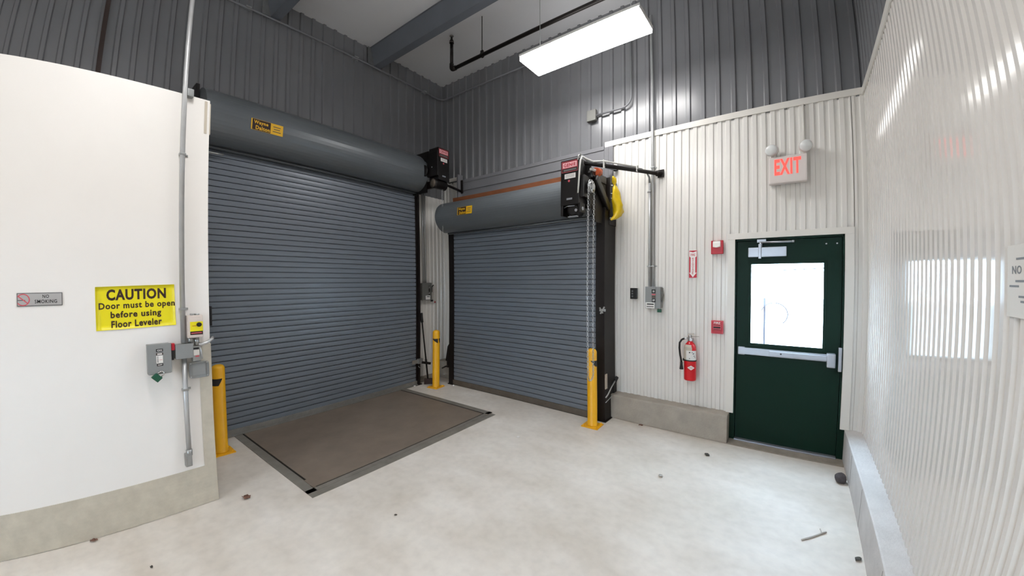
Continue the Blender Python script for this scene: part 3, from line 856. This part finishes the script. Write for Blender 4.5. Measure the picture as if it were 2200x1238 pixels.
m = MB('device_red'); m.box(PX + .03, PX + .07, -4.022, -4.002, 1.235, 1.285, .005); m.use('ink_black'); m.box(PX + .035, PX + .065, -4.026, -4.008, 1.165, 1.24, .003); m.build('handle', t)
def padlock(c, u, n, tilt, label, s=1.0, col='padlock_green'):
    c, u, n = Vector(c), Vector(u), Vector(n)
    a = u * math.cos(tilt) + Z * math.sin(tilt); b = Z * math.cos(tilt) - u * math.sin(tilt)
    p = thing('padlock', c, label, 'padlock', 'padlocks on the switches')
    m = MB(col); m.obox(c, a, b, n, (-.021 * s, .021 * s), (-.017 * s, .017 * s), (-.011 * s, .011 * s), .004 * s); m.build('lock_body', p)
    m = MB('chrome'); m.tube([c + a * (-.013 * s) + b * (.012 * s)] + arc(c + b * (.028 * s), -a, b, .013 * s, 0, math.pi, 8) + [c + a * (.013 * s) + b * (.012 * s)], .0034 * s, 8); m.build('shackle', p)
    return p
padlock((fx + .008, -4.118, 1.060), Y, X, math.radians(-48), 'green padlock hanging tilted under the grey box on the white wall', 1.25)

t = thing('junction_box', (PX, -3.945, 1.17), 'square grey junction box on the white wall between switch box and control station', 'junction box')
m = MB('box_gray'); m.box(PX + .002, PX + .07, -3.998, -3.893, 1.168, 1.272, .004); m.build('enclosure', t)
m = MB('box_gray'); m.box(PX + .07, PX + .074, -4.0, -3.891, 1.166, 1.274, .003); m.build('cover', t)
t = thing('junction_box', (PX, -3.855, 1.01), 'grey eight-sided junction box on the white wall, lowest of the cluster', 'junction box')
m = MB('box_gray'); m.lathe((PX + .006, -3.857, 1.069), X, [(.058, 0), (.058, .05)], 8, ph=math.pi / 8); m.build('enclosure', t)
m = MB('box_gray'); m.box(PX + .056, PX + .06, -3.917, -3.797, 1.011, 1.128, .02); m.build('cover', t)
for a, b in ((-3.91, 1.12), (-3.805, 1.12), (-3.91, 1.02), (-3.805, 1.02)):
    m = MB('zinc'); m.cyl((PX + .058, a, b), (PX + .064, a, b), .005, 8); m.build('screw', t)
t = thing('control_station', (PX, -3.87, 1.31), 'pale control station with a yellow button plate near the edge of the white wall', 'control box')
m = MB('ctrl_pale'); m.box(PX + .002, PX + .08, -3.922, -3.828, 1.313, 1.477, .008); m.box(PX + .08, PX + .092, -3.917, -3.832, 1.32, 1.465, .005); m.build('enclosure', t)
m = MB('yellow_sign'); m.box(PX + .092, PX + .095, -3.911, -3.832, 1.362, 1.432); m.use('ink_brown'); m.box(PX + .092, PX + .0945, -3.911, -3.833, 1.336, 1.362); m.use('sign_pinkred'); m.box(PX + .094, PX + .0952, -3.905, -3.84, 1.346, 1.352)
m.use('orange_cap'); m.box(PX + .0945, PX + .0956, -3.9, -3.872, 1.40, 1.404); m.build('face_plate', t)
m = MB('black_rubber'); m.lathe((PX + .095, -3.857, 1.41), X, [(.016, 0), (.016, .01), (.011, .014)], 16); m.build('push_button', t)
for yy, za, zb, rr in ((-3.885, 1.475, 1.49, .016), (-3.855, 1.476, 1.487, .014), (-3.90, 1.315, 1.278, .018), (-3.862, 1.315, 1.252, .016)):
    m = MB('galvanized'); m.cyl((PX + .04, yy, za), (PX + .04, yy, zb), rr, 12); m.build('fitting', t)
m = MB('conduit_metal'); m.tube([(PX + .04, -3.86, 1.26), (PX + .045, -3.835, 1.255), (PX + .05, -3.80, 1.265), (PX + .04, -3.765, 1.285), (PX - .02, -3.745, 1.29)], .012, 8); m.build('flex_conduit', t)
t = thing('toggle_switch', (PX, -3.868, 1.135), 'small galvanized switch box with a white label right of the square junction box', 'switch')
m = MB('galvanized'); m.box(PX + .006, PX + .05, -3.892, -3.838, 1.132, 1.248, .006); m.build('enclosure', t)
m = MB('label_white'); m.box(PX + .05, PX + .052, -3.886, -3.850, 1.178, 1.218); m.use('ink_black'); m.box(PX + .05, PX + .0515, -3.887, -3.852, 1.222, 1.236); m.use('sign_pinkred'); m.box(PX + .0515, PX + .053, -3.875, -3.852, 1.166, 1.175); m.build('switch_label', t)
m = MB('zinc'); m.tube([(PX + .05, -3.843, 1.24), (PX + .06, -3.84, 1.21), (PX + .06, -3.835, 1.15)], .004, 6); m.build('lever', t)

# caution sign
m = MB('yellow_sign')
q = [(-4.431, 1.404), (-3.979, 1.411), (-3.985, 1.707), (-4.431, 1.694)]
nx, nz = 12, 8
g = []
for j in range(nz + 1):
    row = []
    for i in range(nx + 1):
        a, b = i / nx, j / nz
        y = (q[0][0] * (1 - a) + q[1][0] * a) * (1 - b) + (q[3][0] * (1 - a) + q[2][0] * a) * b
        z = (q[0][1] * (1 - a) + q[1][1] * a) * (1 - b) + (q[3][1] * (1 - a) + q[2][1] * a) * b
        row.append(Vector((PX + .003 + .003 * max(0, .25 - b) * 4 * abs(math.sin(a * 4)), y, z)))
    g.append(row)
V1 = [[m.bm.verts.new(p) for p in r] for r in g]
for j in range(nz):
    for i in range(nx): m.face([V1[j][i], V1[j][i + 1], V1[j + 1][i + 1], V1[j + 1][i]], True)
V0 = [m.bm.verts.new((PX + .0004, y, z)) for y, z in q]; m.face(V0)
edge = V1[0] + [r[-1] for r in V1[1:]] + list(reversed(V1[-1][:-1])) + [r[0] for r in reversed(V1[1:-1])]
n = len(edge)
m.face([V0[0]] + V1[0] + [V0[1]]); m.face([V0[1]] + [r[-1] for r in V1] + [V0[2]]); m.face([V0[2]] + list(reversed(V1[-1])) + [V0[3]]); m.face([V0[3]] + [r[0] for r in reversed(V1)] + [V0[0]])
m.use('ink_brown')
uu = Vector((0, 1, .02)).normalized(); xs = PX + .0032
m.text('CAUTION', (xs, -4.203, 1.642), uu, Z, .336, .075, .04)
m.text('Door must be open', (xs, -4.199, 1.563), uu, Z, .430, .056, .028)
m.text('before using', (xs + .001, -4.208, 1.502), uu, Z, .285, .058, .028)
m.text('Floor Leveler', (xs + .003, -4.206, 1.444), uu, Z, .285, .047, .028)
tag(m.build('caution_sign', loc=(PX, -4.2, 1.55), recalc=False), 'yellow caution sign about the floor leveler on the white wall', 'sign')

# no smoking sign
t = thing('no_smoking_sign', (PX, -4.725, 1.62), 'small silver no smoking plate on the white wall left of the caution sign', 'sign')
m = MB('ink_grey'); m.box(PX + .0005, PX + .006, -4.846, -4.604, 1.582, 1.664, .004)
m.use('sign_silver'); m.box(PX + .005, PX + .0068, -4.841, -4.609, 1.587, 1.659, .001)
m.use('sign_pinkred')
cyy, czz = -4.813, 1.622
ring = []
for k in range(33):
    a = 2 * math.pi * k / 32
    ring.append((math.cos(a), math.sin(a)))
for (a, b), (c, d) in zip(ring, ring[1:]):
    if min(a, c) * .036 + cyy < -4.845: continue
    m.hexa([(PX + .0068, cyy + r_ * p, czz + r_ * s2) for (r_, p, s2) in ((.031, a, b), (.037, a, b), (.037, c, d), (.031, c, d))] + [(PX + .0076, cyy + r_ * p, czz + r_ * s2) for (r_, p, s2) in ((.031, a, b), (.037, a, b), (.037, c, d), (.031, c, d))])
m.obox((PX + .0068, cyy, czz), (0, .75, -.66), (0, .66, .75), X, (-.033, .033), (-.003, .003), (0, .0009))
m.use('ink_black'); m.obox((PX + .0068, cyy, czz - .003), Y, Z, X, (-.028, .012), (-.0018, .0018), (0, .0006))
m.text('NO', (PX + .0069, -4.692, 1.641), Y, Z, .034, .021, .015); m.text('SMOKING', (PX + .0069, -4.692, 1.610), Y, Z, .118, .022, .015)
m.build('plate', t)

# ------------------------------------------------------------------ on the back wall
fy = -.10
t = thing('disconnect_switch', (3.735, -.01, 1.39), 'grey disconnect switch box under the twin conduits on the ribbed back wall', 'switch box', 'grey disconnect switches')
m = MB('box_gray'); m.box(3.655, 3.81, fy + .012, -.003, 1.395, 1.652, .004); m.box(3.651, 3.772, fy, fy + .012, 1.392, 1.655, .004); m.box(3.772, 3.824, fy + .004, -.003, 1.40, 1.65, .004); m.build('enclosure', t)
m = MB('label_white'); o = (3.651, fy - .0005, 1.39)
text_label(m, o, X, -Y, .075, .118, .185, .232, 'ON', tw=.5, th=.5); text_label(m, o, X, -Y, .078, .118, .155, .172, '', back='bar_brown') if False else None
m.use('bar_brown'); m.obox(o, X, Z, -Y, (.076, .118), (.130, .160), (0, .0015)); m.use('sign_pinkred'); m.obox(o, X, Z, -Y, (.076, .118), (.165, .178), (0, .0015))
text_label(m, o, X, -Y, .078, .119, .078, .126, 'OFF', tw=.6, th=.5)
m.use('label_white'); m.obox(o, X, Z, -Y, (.006, .108), (.006, .076), (0, .002)); m.use('ink_black'); m.obox(o, X, Z, -Y, (.022, .10), (.048, .062), (.001, .0025)); m.use('ink_grey'); m.obox(o, X, Z, -Y, (.018, .098), (.02, .032), (.001, .0025)); m.build('switch_label', t)
m = MB('box_dark_gray'); m.box(3.824, 3.835, fy + .02, -.02, 1.58, 1.64, .003); m.tube([(3.83, -.06, 1.60), (3.845, -.06, 1.55), (3.832, -.06, 1.47)], .009, 8); m.build('handle', t)
padlock((3.806, fy + .03, 1.368), X, -Y, 0.0, 'dark green padlock under the grey switch box on the ribbed back wall', 1.1, 'padlock_green')
t = thing('push_button_station', (3.495, 0, 1.5), 'small black three-button station left of the grey switch on the back wall', 'button station')
m = MB('label_white'); m.box(3.449, 3.543, -.012, -.003, 1.49, 1.64, .004); m.build('back_plate', t)
m = MB('black_paint'); m.box(3.455, 3.537, -.05, -.012, 1.498, 1.634, .005); m.build('housing', t)
for zz in (1.596, 1.565, 1.532):
    m = MB('ink_grey'); m.lathe((3.483, -.05, zz), -Y, [(.010, 0), (.009, .008)], 12); m.build('button', t)

t = thing('conduit', (3.715, -.02, 1.65), 'tall right-hand conduit rising from the grey switch up the back wall', 'conduit', 'metal wiring conduits')
m = MB('conduit_metal'); m.tube([(3.722, -.032, 1.652), (3.70, -.032, 3.40), (3.69, -.034, 4.92)], .016, 10); m.build('pipe', t)
for zz in (1.90, 3.08): clip(t, (3.722 - (zz - 1.65) * .012, -.004, zz), -Y, .032)
t = thing('conduit', (3.67, -.02, 1.65), 'short left-hand conduit on the back wall ending in a bent cable at the brace bar', 'conduit', 'metal wiring conduits')
m = MB('conduit_metal'); m.tube([(3.682, -.032, 1.652), (3.672, -.032, 2.90)], .015, 10); m.build('pipe', t)
m = MB('cable_gray'); m.tube([(3.672, -.032, 2.88), (3.665, -.035, 2.97), (3.64, -.06, 3.03), (3.60, -.12, 3.06), (3.52, -.25, 3.065), (3.42, -.42, 3.065)], .011, 8); m.build('flex_cable', t)
for zz in (1.90, 2.80): clip(t, (3.68 - (zz - 1.65) * .008, -.004, zz), -Y, .03, -1)
t = thing('conduit', (5.165, -.02, 3.1), 'thin white-painted conduit dropping to the exit sign', 'conduit', 'metal wiring conduits')
m = MB('white_trim'); m.tube([(5.163, -.018, 2.96), (5.166, -.018, 3.46)], .0105, 8); m.build('pipe', t)

t = thing('junction_box', (2.91, 0, 3.9), 'small dark junction box high on the grey back wall with a bent conduit', 'junction box')
m = MB('box_dark_gray'); m.box(2.852, 2.977, -.055, -.003, 3.835, 3.975, .005); m.build('enclosure', t)
m = MB('conduit_gray'); m.tube([(2.975, -.032, 3.895), (3.20, -.032, 3.895), (3.33, -.032, 3.895)] + arc((3.33, -.032, 4.005), -Z, X, .11, 0, math.pi / 2, 6)[1:] + [(3.44, -.032, 4.9)], .0125, 8); m.build('conduit_stub', t)

# strobe and pull station
t = thing('alarm_strobe', (4.393, 0, 2.01), 'red fire alarm strobe with a clear lens high beside the exit door', 'fire alarm')
m = MB('device_red'); m.box(4.334, 4.452, -.045, -.003, 2.014, 2.163, .01); m.build('housing', t)
m = MB('lens_clear'); m.prism([(4.355, -.045, 2.145), (4.355, -.045, 2.095), (4.365, -.06, 2.088), (4.39, -.068, 2.083), (4.415, -.06, 2.088), (4.425, -.045, 2.095), (4.425, -.045, 2.145), (4.39, -.05, 2.148)], Z * .012); m.box(4.353, 4.427, -.055, -.044, 2.09, 2.145, .006); m.build('strobe_lens', t)
t = thing('alarm_horn', (4.4, 0, 1.14), 'red fire alarm pull station low beside the exit door above the extinguisher', 'fire alarm')
m = MB('sign_pinkred'); m.box(4.341, 4.458, -.035, -.003, 1.142, 1.287, .007)
m.use('device_red'); m.box(4.349, 4.450, -.040, -.034, 1.150, 1.279, .003); m.build('housing', t)
m = MB('sign_white'); m.text('FIRE', (4.40, -.0405, 1.262), X, Z, .062, .024, .02)
m.use('sign_pinkred'); m.box(4.36, 4.44, -.05, -.039, 1.185, 1.245, .004); m.use('ink_black'); m.box(4.366, 4.434, -.052, -.049, 1.205, 1.222); m.box(4.366, 4.434, -.052, -.049, 1.236, 1.241); m.box(4.366, 4.434, -.052, -.049, 1.188, 1.193); m.build('pull_bar', t)

# extinguisher arrow sign
m = MB('sign_white'); m.box(4.104, 4.193, -.007, -.002, 1.752, 2.072, .002)
m.use('sign_red'); m.box(4.108, 4.189, -.0085, -.006, 1.757, 2.067)
m.use('sign_white'); c = 4.1485
m.prism([(c - .036, -.0085, 2.058), (c, -.0085, 2.046), (c + .036, -.0085, 2.058), (c + .036, -.0085, 2.0), (c + .024, -.0085, 1.988), (c + .024, -.0085, 1.815), (c + .038, -.0085, 1.815), (c, -.0085, 1.763), (c - .038, -.0085, 1.815), (c - .024, -.0085, 1.815), (c - .024, -.0085, 1.988), (c - .036, -.0085, 2.0)], -Y * .0012)
m.use('sign_red'); m.text('FIRE', (c, -.0099, 2.018), X, Z, .046, .026, .02)
for k, ch in enumerate('EXTINGUISHER'):
    m.text(ch, (c, -.0099, 1.977 - k * .0158), X, Z, .006 if ch == 'I' else .018, .0118, .02)
tag(m.build('extinguisher_sign', loc=(c, 0, 1.9)), 'red and white arrow sign pointing down to the fire extinguisher', 'sign')

# fire extinguisher
ex, ey = 4.142, -.088
t = thing('fire_extinguisher', (ex, ey, .6), 'red fire extinguisher with a black hose hung on the back wall', 'fire extinguisher')
r = .0625
m = MB('red_paint'); m.lathe((ex, ey, .605), Z, [(.05, 0), (.06, .004), (r, .014), (r, .35), (.060, .38), (.050, .405), (.034, .425), (.022, .435), (.022, .445)], 32); m.build('cylinder', t)
def wrap(m, a0, a1, z0, z1, rr, n=14):
    va = [m.bm.verts.new((ex + rr * math.cos(math.radians(a0 + (a1 - a0) * i / n)), ey + rr * math.sin(math.radians(a0 + (a1 - a0) * i / n)), z0)) for i in range(n + 1)]
    vb = [m.bm.verts.new((v_.co.x, v_.co.y, z1)) for v_ in va]
    for i in range(n): m.face([va[i], va[i + 1], vb[i + 1], vb[i]], True)
m = MB('label_white'); wrap(m, -165, -5, .835, .945, r + .001)
m.use('foil_beige'); wrap(m, -165, -62, .945, .982, r + .001); wrap(m, -165, -118, .836, .945, r + .0014)
va = [(ex + rr * math.cos(math.radians(a)), ey + rr * math.sin(math.radians(a)), z) for rr, z in ((.0625, .982), (.0515, 1.009)) for a in range(-150, -65, 7)]
vs = [m.bm.verts.new(p) for p in va]; h_ = len(vs) // 2
for i in range(h_ - 1): m.face([vs[i], vs[i + 1], vs[h_ + i + 1], vs[h_ + i]], True)
m.use('ink_black')
for k in range(9):
    a0 = -95 + random.uniform(0, 70); z0 = random.uniform(.85, .93); wrap(m, a0, a0 + 9, z0, z0 + .007, r + .002, 3)
m.build('instruction_label', t)
m = MB('label_white')
aa = math.radians(-70); rr = r + .0012
def cylp(da, z): return m.bm.verts.new((ex + rr * math.cos(aa + da), ey + rr * math.sin(aa + da), z))
L_, R_, T_, B_ = cylp(-.62, .755), cylp(.62, .755), None, None
top = [cylp(-.62 + 1.24 * i / 8, .755 + .026 * (1 - abs(i - 4) / 4)) for i in range(1, 8)]; bot = [cylp(-.62 + 1.24 * i / 8, .755 - .026 * (1 - abs(i - 4) / 4)) for i in range(1, 8)]
m.face([L_, bot[0], top[0]], True)
for i in range(6): m.face([top[i], bot[i], bot[i + 1], top[i + 1]], True)
m.face([top[-1], bot[-1], R_], True)
m.use('sign_red'); 
rr = r + .002
q4 = [cylp(-.3, .757), cylp(-.3, .753), cylp(0, .753), cylp(.3, .753), cylp(.3, .757), cylp(0, .757)]; m.face([q4[0], q4[1], q4[2], q4[5]]); m.face([q4[5], q4[2], q4[3], q4[4]])
m.build('diamond_badge', t)
m = MB('black_rubber'); m.lathe((ex, ey, .826), Z, [(r + .003, 0), (r + .003, .014)], 32, False); m.box(ex - .072, ex - .055, ey - .03, ey + .01, .82, .845, .003); m.build('strap', t)
m = MB('zinc'); m.lathe((ex, ey, 1.045), Z, [(.022, 0), (.024, .01), (.02, .03), (.017, .05), (.02, .055), (.012, .07)], 16)
m.tube([(ex - .02, ey, 1.075), (ex - .065, ey - .01, 1.07)], .011, 10); m.lathe((ex + .012, ey - .02, 1.065), -Y, [(.015, 0), (.015, .012)], 14); m.build('valve', t)
m = MB('chrome'); m.obox((ex - .02, ey, 1.092), Vector((1, -.25, .12)).normalized(), Y, Z, (0, .12), (-.009, .009), (0, .005), .001); m.obox((ex - .025, ey, 1.118), Vector((1, -.1, .15)).normalized(), Y, Z, (0, .075), (-.012, .012), (0, .01), .003); m.build('squeeze_handle', t)
m = MB('black_rubber'); m.tube([(ex - .06, ey - .01, 1.07), (ex - .085, ey - .015, 1.055), (ex - .105, ey - .02, 1.02), (ex - .108, ey - .02, .96), (ex - .10, ey - .02, .88), (ex - .09, ey - .02, .83), (ex - .086, ey - .02, .80)], .0105, 10); m.lathe((ex - .086, ey - .02, .80), -Z, [(.013, 0), (.014, .03), (.020, .075), (.020, .08)], 14); m.build('hose', t)
m = MB('zinc'); m.box(ex - .02, ex + .02, -.03, -.003, .85, 1.07, .003); m.build('wall_hook', t)

# exit sign
t = thing('exit_sign', (5.024, 0, 2.69), 'lit red exit sign with two emergency lamp heads above the green door', 'exit sign')
m = MB('exit_body'); m.box(4.866, 5.186, -.098, -.006, 2.69, 2.953, .012); m.box(4.95, 5.10, -.02, -.002, 2.75, 2.9); m.build('housing', t)
m = MB('exit_red'); m.text('EXIT', (5.026, -.0985, 2.848), X, Z, .222, .158, .032, .0015)
m.build('lit_letters', t)
def head(cx_, cz_, tilt):
    m = MB('exit_body')
    d = Vector((tilt, -1, -.18)).normalized()
    c = Vector((cx_, -.06, cz_))
    m.lathe(c - d * .03, d, [(.02, 0), (.044, .012), (.056, .03), (.058, .085)], 24)
    m.box(cx_ - .012, cx_ + .012, -.075, -.045, 2.95, cz_ - .03); hd = m.build('lamp_head', t)
    m = MB('lamp_glass'); m.lathe(c + d * .055, d, [(.055, 0), (.053, .010), (.036, .020), (.004, .025)], 24); m.build('lens', hd)
head(4.898, 3.032, -.15); head(5.172, 3.03, .12)

# ------------------------------------------------------------------ on the corner liner of the left wall
t = thing('disconnect_switch', (0, -.465, 1.39), 'grey disconnect switch box in the corner between the roller doors', 'switch box', 'grey disconnect switches')
m = MB('box_dark_gray'); m.box(.004, .075, -.574, -.362, 1.40, 1.69, .004); m.box(.075, .085, -.578, -.37, 1.396, 1.694, .004); m.build('enclosure', t)
m = MB('label_white'); o = (.0855, -.575, 1.395)
m.use('ink_black')
for a, b in ((.235, .275), (.19, .22), (.125, .18)): m.obox(o, Y, Z, X, (.13, .165), (a - .03, b - .03), (0, .0015))
m.use('sign_white'); m.text('ON', (.0872, -.575 + .147, 1.395 + .225), Y, Z, .02, .018); m.text('OFF', (.0872, -.575 + .147, 1.395 + .122), Y, Z, .024, .02)
m.use('label_white'); m.obox(o, Y, Z, X, (.07, .165), (.012, .08), (0, .002)); m.use('ink_black'); m.obox(o, Y, Z, X, (.09, .15), (.055, .068), (.001, .0025)); m.build('switch_label', t)
m = MB('black_steel'); m.box(.03, .07, -.362, -.345, 1.53, 1.62, .004); m.tube([(.05, -.35, 1.61), (.055, -.325, 1.645), (.055, -.31, 1.655)], .009, 8); m.build('handle', t)
padlock((.06, -.352, 1.382), Y, X, 0.0, 'small black padlock under the grey switch box in the corner', .95, 'ink_black')
t = thing('conduit', (.02, -.48, 1.7), 'pair of thin conduits rising from the corner switch box behind the operator', 'conduit', 'metal wiring conduits')
for yy in (-.50, -.455):
    m = MB('conduit_metal'); m.tube([(.024, yy, 1.692), (.024, yy, 3.3)], .013, 8); m.build('pipe', t)
m = MB('sign_red'); m.prism([(.004, -.255, 1.335), (.004, -.215, 1.335), (.004, -.235, 1.375)], X * .002)
tag(m.build('warning_sticker', loc=(.003, -.235, 1.35)), 'tiny dark red triangle sticker on the corner liner below the switch box', 'sticker')

# squeegee leaning in the corner
t = thing('floor_squeegee', (.215, -.56, 0), 'dark long-handled squeegee leaning beside the corner bollard', 'squeegee')
pb, pt = Vector((.215, -.56, .06)), Vector((.135, -.622, 1.03))
m = MB('black_steel'); m.tube([pb, pb.lerp(pt, .33)], .014, 10); m.tube([pb.lerp(pt, .3), pb.lerp(pt, .36)], .018, 10); m.tube([pb.lerp(pt, .34), pt], .0115, 10); m.build('handle', t)
m = MB('black_rubber'); m.tube([pt, pt + (pt - pb).normalized() * .03, pt + (pt - pb).normalized() * .16], .024, 6); m.build('grip', t)
m = MB('ink_brown'); m.obox((.215, -.56, 0), Vector((.75, .66, 0)).normalized(), Vector((-.66, .75, 0)), Z, (-.06, .10), (-.03, .03), (.0, .09), .008); m.build('head', t)

# notice on the right wall (its right part lies outside the frame)
m = MB('paper'); m.box(XW - .008, XW - .003, -3.32, -2.90, 1.62, 1.834, .001)
m.use('ink_grey')
un = -Y
m.text('NO DUMPING', (XW - .0085, -3.09, 1.76), un, Z, .30, .024, .015)
for (y0, y1, z) in ((-2.97, -3.2, 1.792), (-2.965, -3.2, 1.727), (-2.92, -2.99, 1.712), (-2.99, -3.2, 1.682), (-3.005, -3.2, 1.668)): m.box(XW - .009, XW - .0078, y1, y0, z - .003, z + .003)
tag(m.build('paper_notice', loc=(XW - .005, -3.1, 1.72)), 'white paper notice taped to the right wall at the edge of the photo', 'notice')

# ------------------------------------------------------------------ small litter on the floor
bm_ = MB('stone')
r_ = bmesh.ops.create_icosphere(bm_.bm, subdivisions=3, radius=.05)
for v_ in r_['verts']:
    k = 1 + .16 * math.sin(v_.co.x * 70 + 1) * math.cos(v_.co.y * 60) + random.uniform(-.03, .03)
    v_.co *= k
    v_.co = Vector((5.468 + v_.co.x, -.52 + v_.co.y, .040 + max(-.040, v_.co.z * .85)))
tag(bm_.build('stone', loc=(5.468, -.52, 0)), 'dark rounded stone on the floor by the right curb near the exit door', 'stone')
m = MB('twig'); m.tube([(5.173, -1.594, .006), (5.24, -1.52, .009), (5.30, -1.44, .007), (5.322, -1.418, .008)], .0055, 6); m.tube([(5.295, -1.445, .007), (5.285, -1.40, .012)], .003, 5)
tag(m.build('twig', loc=(5.25, -1.5, 0)), 'thin pale twig lying on the floor near the right curb', 'twig')
def leaf_(x, y, s, ang, label, mt='leaf_dry', cat='leaf'):
    m = MB(mt)
    c_, s_ = math.cos(ang), math.sin(ang)
    n = 7
    rows = []
    for i in range(n):
        a = i / (n - 1); w = s * .38 * math.sin(math.pi * (.08 + .86 * a)) * (1 + random.uniform(-.25, .25))
        lx = (a - .5) * s
        row = []
        for k in (-1, 0, 1):
            ly = w * k; z = .003 + abs(k) * s * .16 * random.uniform(.5, 1.3) + s * .1 * math.sin(a * 5) ** 2
            row.append(Vector((x + lx * c_ - ly * s_, y + lx * s_ + ly * c_, z)))
        rows.append(row)
    top = [[m.bm.verts.new(p + Z * .0012) for p in r] for r in rows]; bot = [[m.bm.verts.new(p) for p in r] for r in rows]
    for i in range(n - 1):
        for k in range(2):
            m.face([top[i][k], top[i][k + 1], top[i + 1][k + 1], top[i + 1][k]], True); m.face([bot[i][k], bot[i + 1][k], bot[i + 1][k + 1], bot[i][k + 1]], True)
    for r in (0, 2):
        for i in range(n - 1): m.face([top[i][r], top[i + 1][r], bot[i + 1][r], bot[i][r]])
    for e in (0, n - 1):
        for k in range(2): m.face([top[e][k], top[e][k + 1], bot[e][k + 1], bot[e][k]])
    return tag(m.build('dry_leaf', loc=(x, y, 0)), label, cat, 'dry leaves on the floor')
leaf_(1.64, -3.61, .075, .4, 'brown curled dry leaf on the floor by the end of the white wall')
leaf_(1.525, -4.575, .05, 1.2, 'small brown leaf at the foot of the kick plate under the white wall')
leaf_(4.404, -.574, .055, -.6, 'dark leaf flake on the floor before the exit door', 'leaf_dark')
leaf_(5.49, -1.657, .05, .9, 'dark leaf scrap against the right curb at the bottom of the photo', 'leaf_dark')
leaf_(3.633, -.205, .05, .2, 'brown leaf scrap at the foot of the back curb')
leaf_(2.089, -4.316, .025, .2, 'tiny dark speck of leaf on the near floor below the white wall', 'leaf_dark')
leaf_(2.74, -2.984, .022, .7, 'tiny leaf speck in the middle of the floor before the leveler plate', 'leaf_dark')
leaf_(4.148, -1.254, .05, -.7, 'pale thin leaf sliver on the floor between front bollard and exit door', 'twig')
m = MB('label_white'); m.lathe((2.655, -1.339, .0005), Z, [(.020, 0), (.016, .003)], 10)
tag(m.build('paint_chip', loc=(2.655, -1.339, 0)), 'small white chip on the floor right of the leveler plate', 'chip')
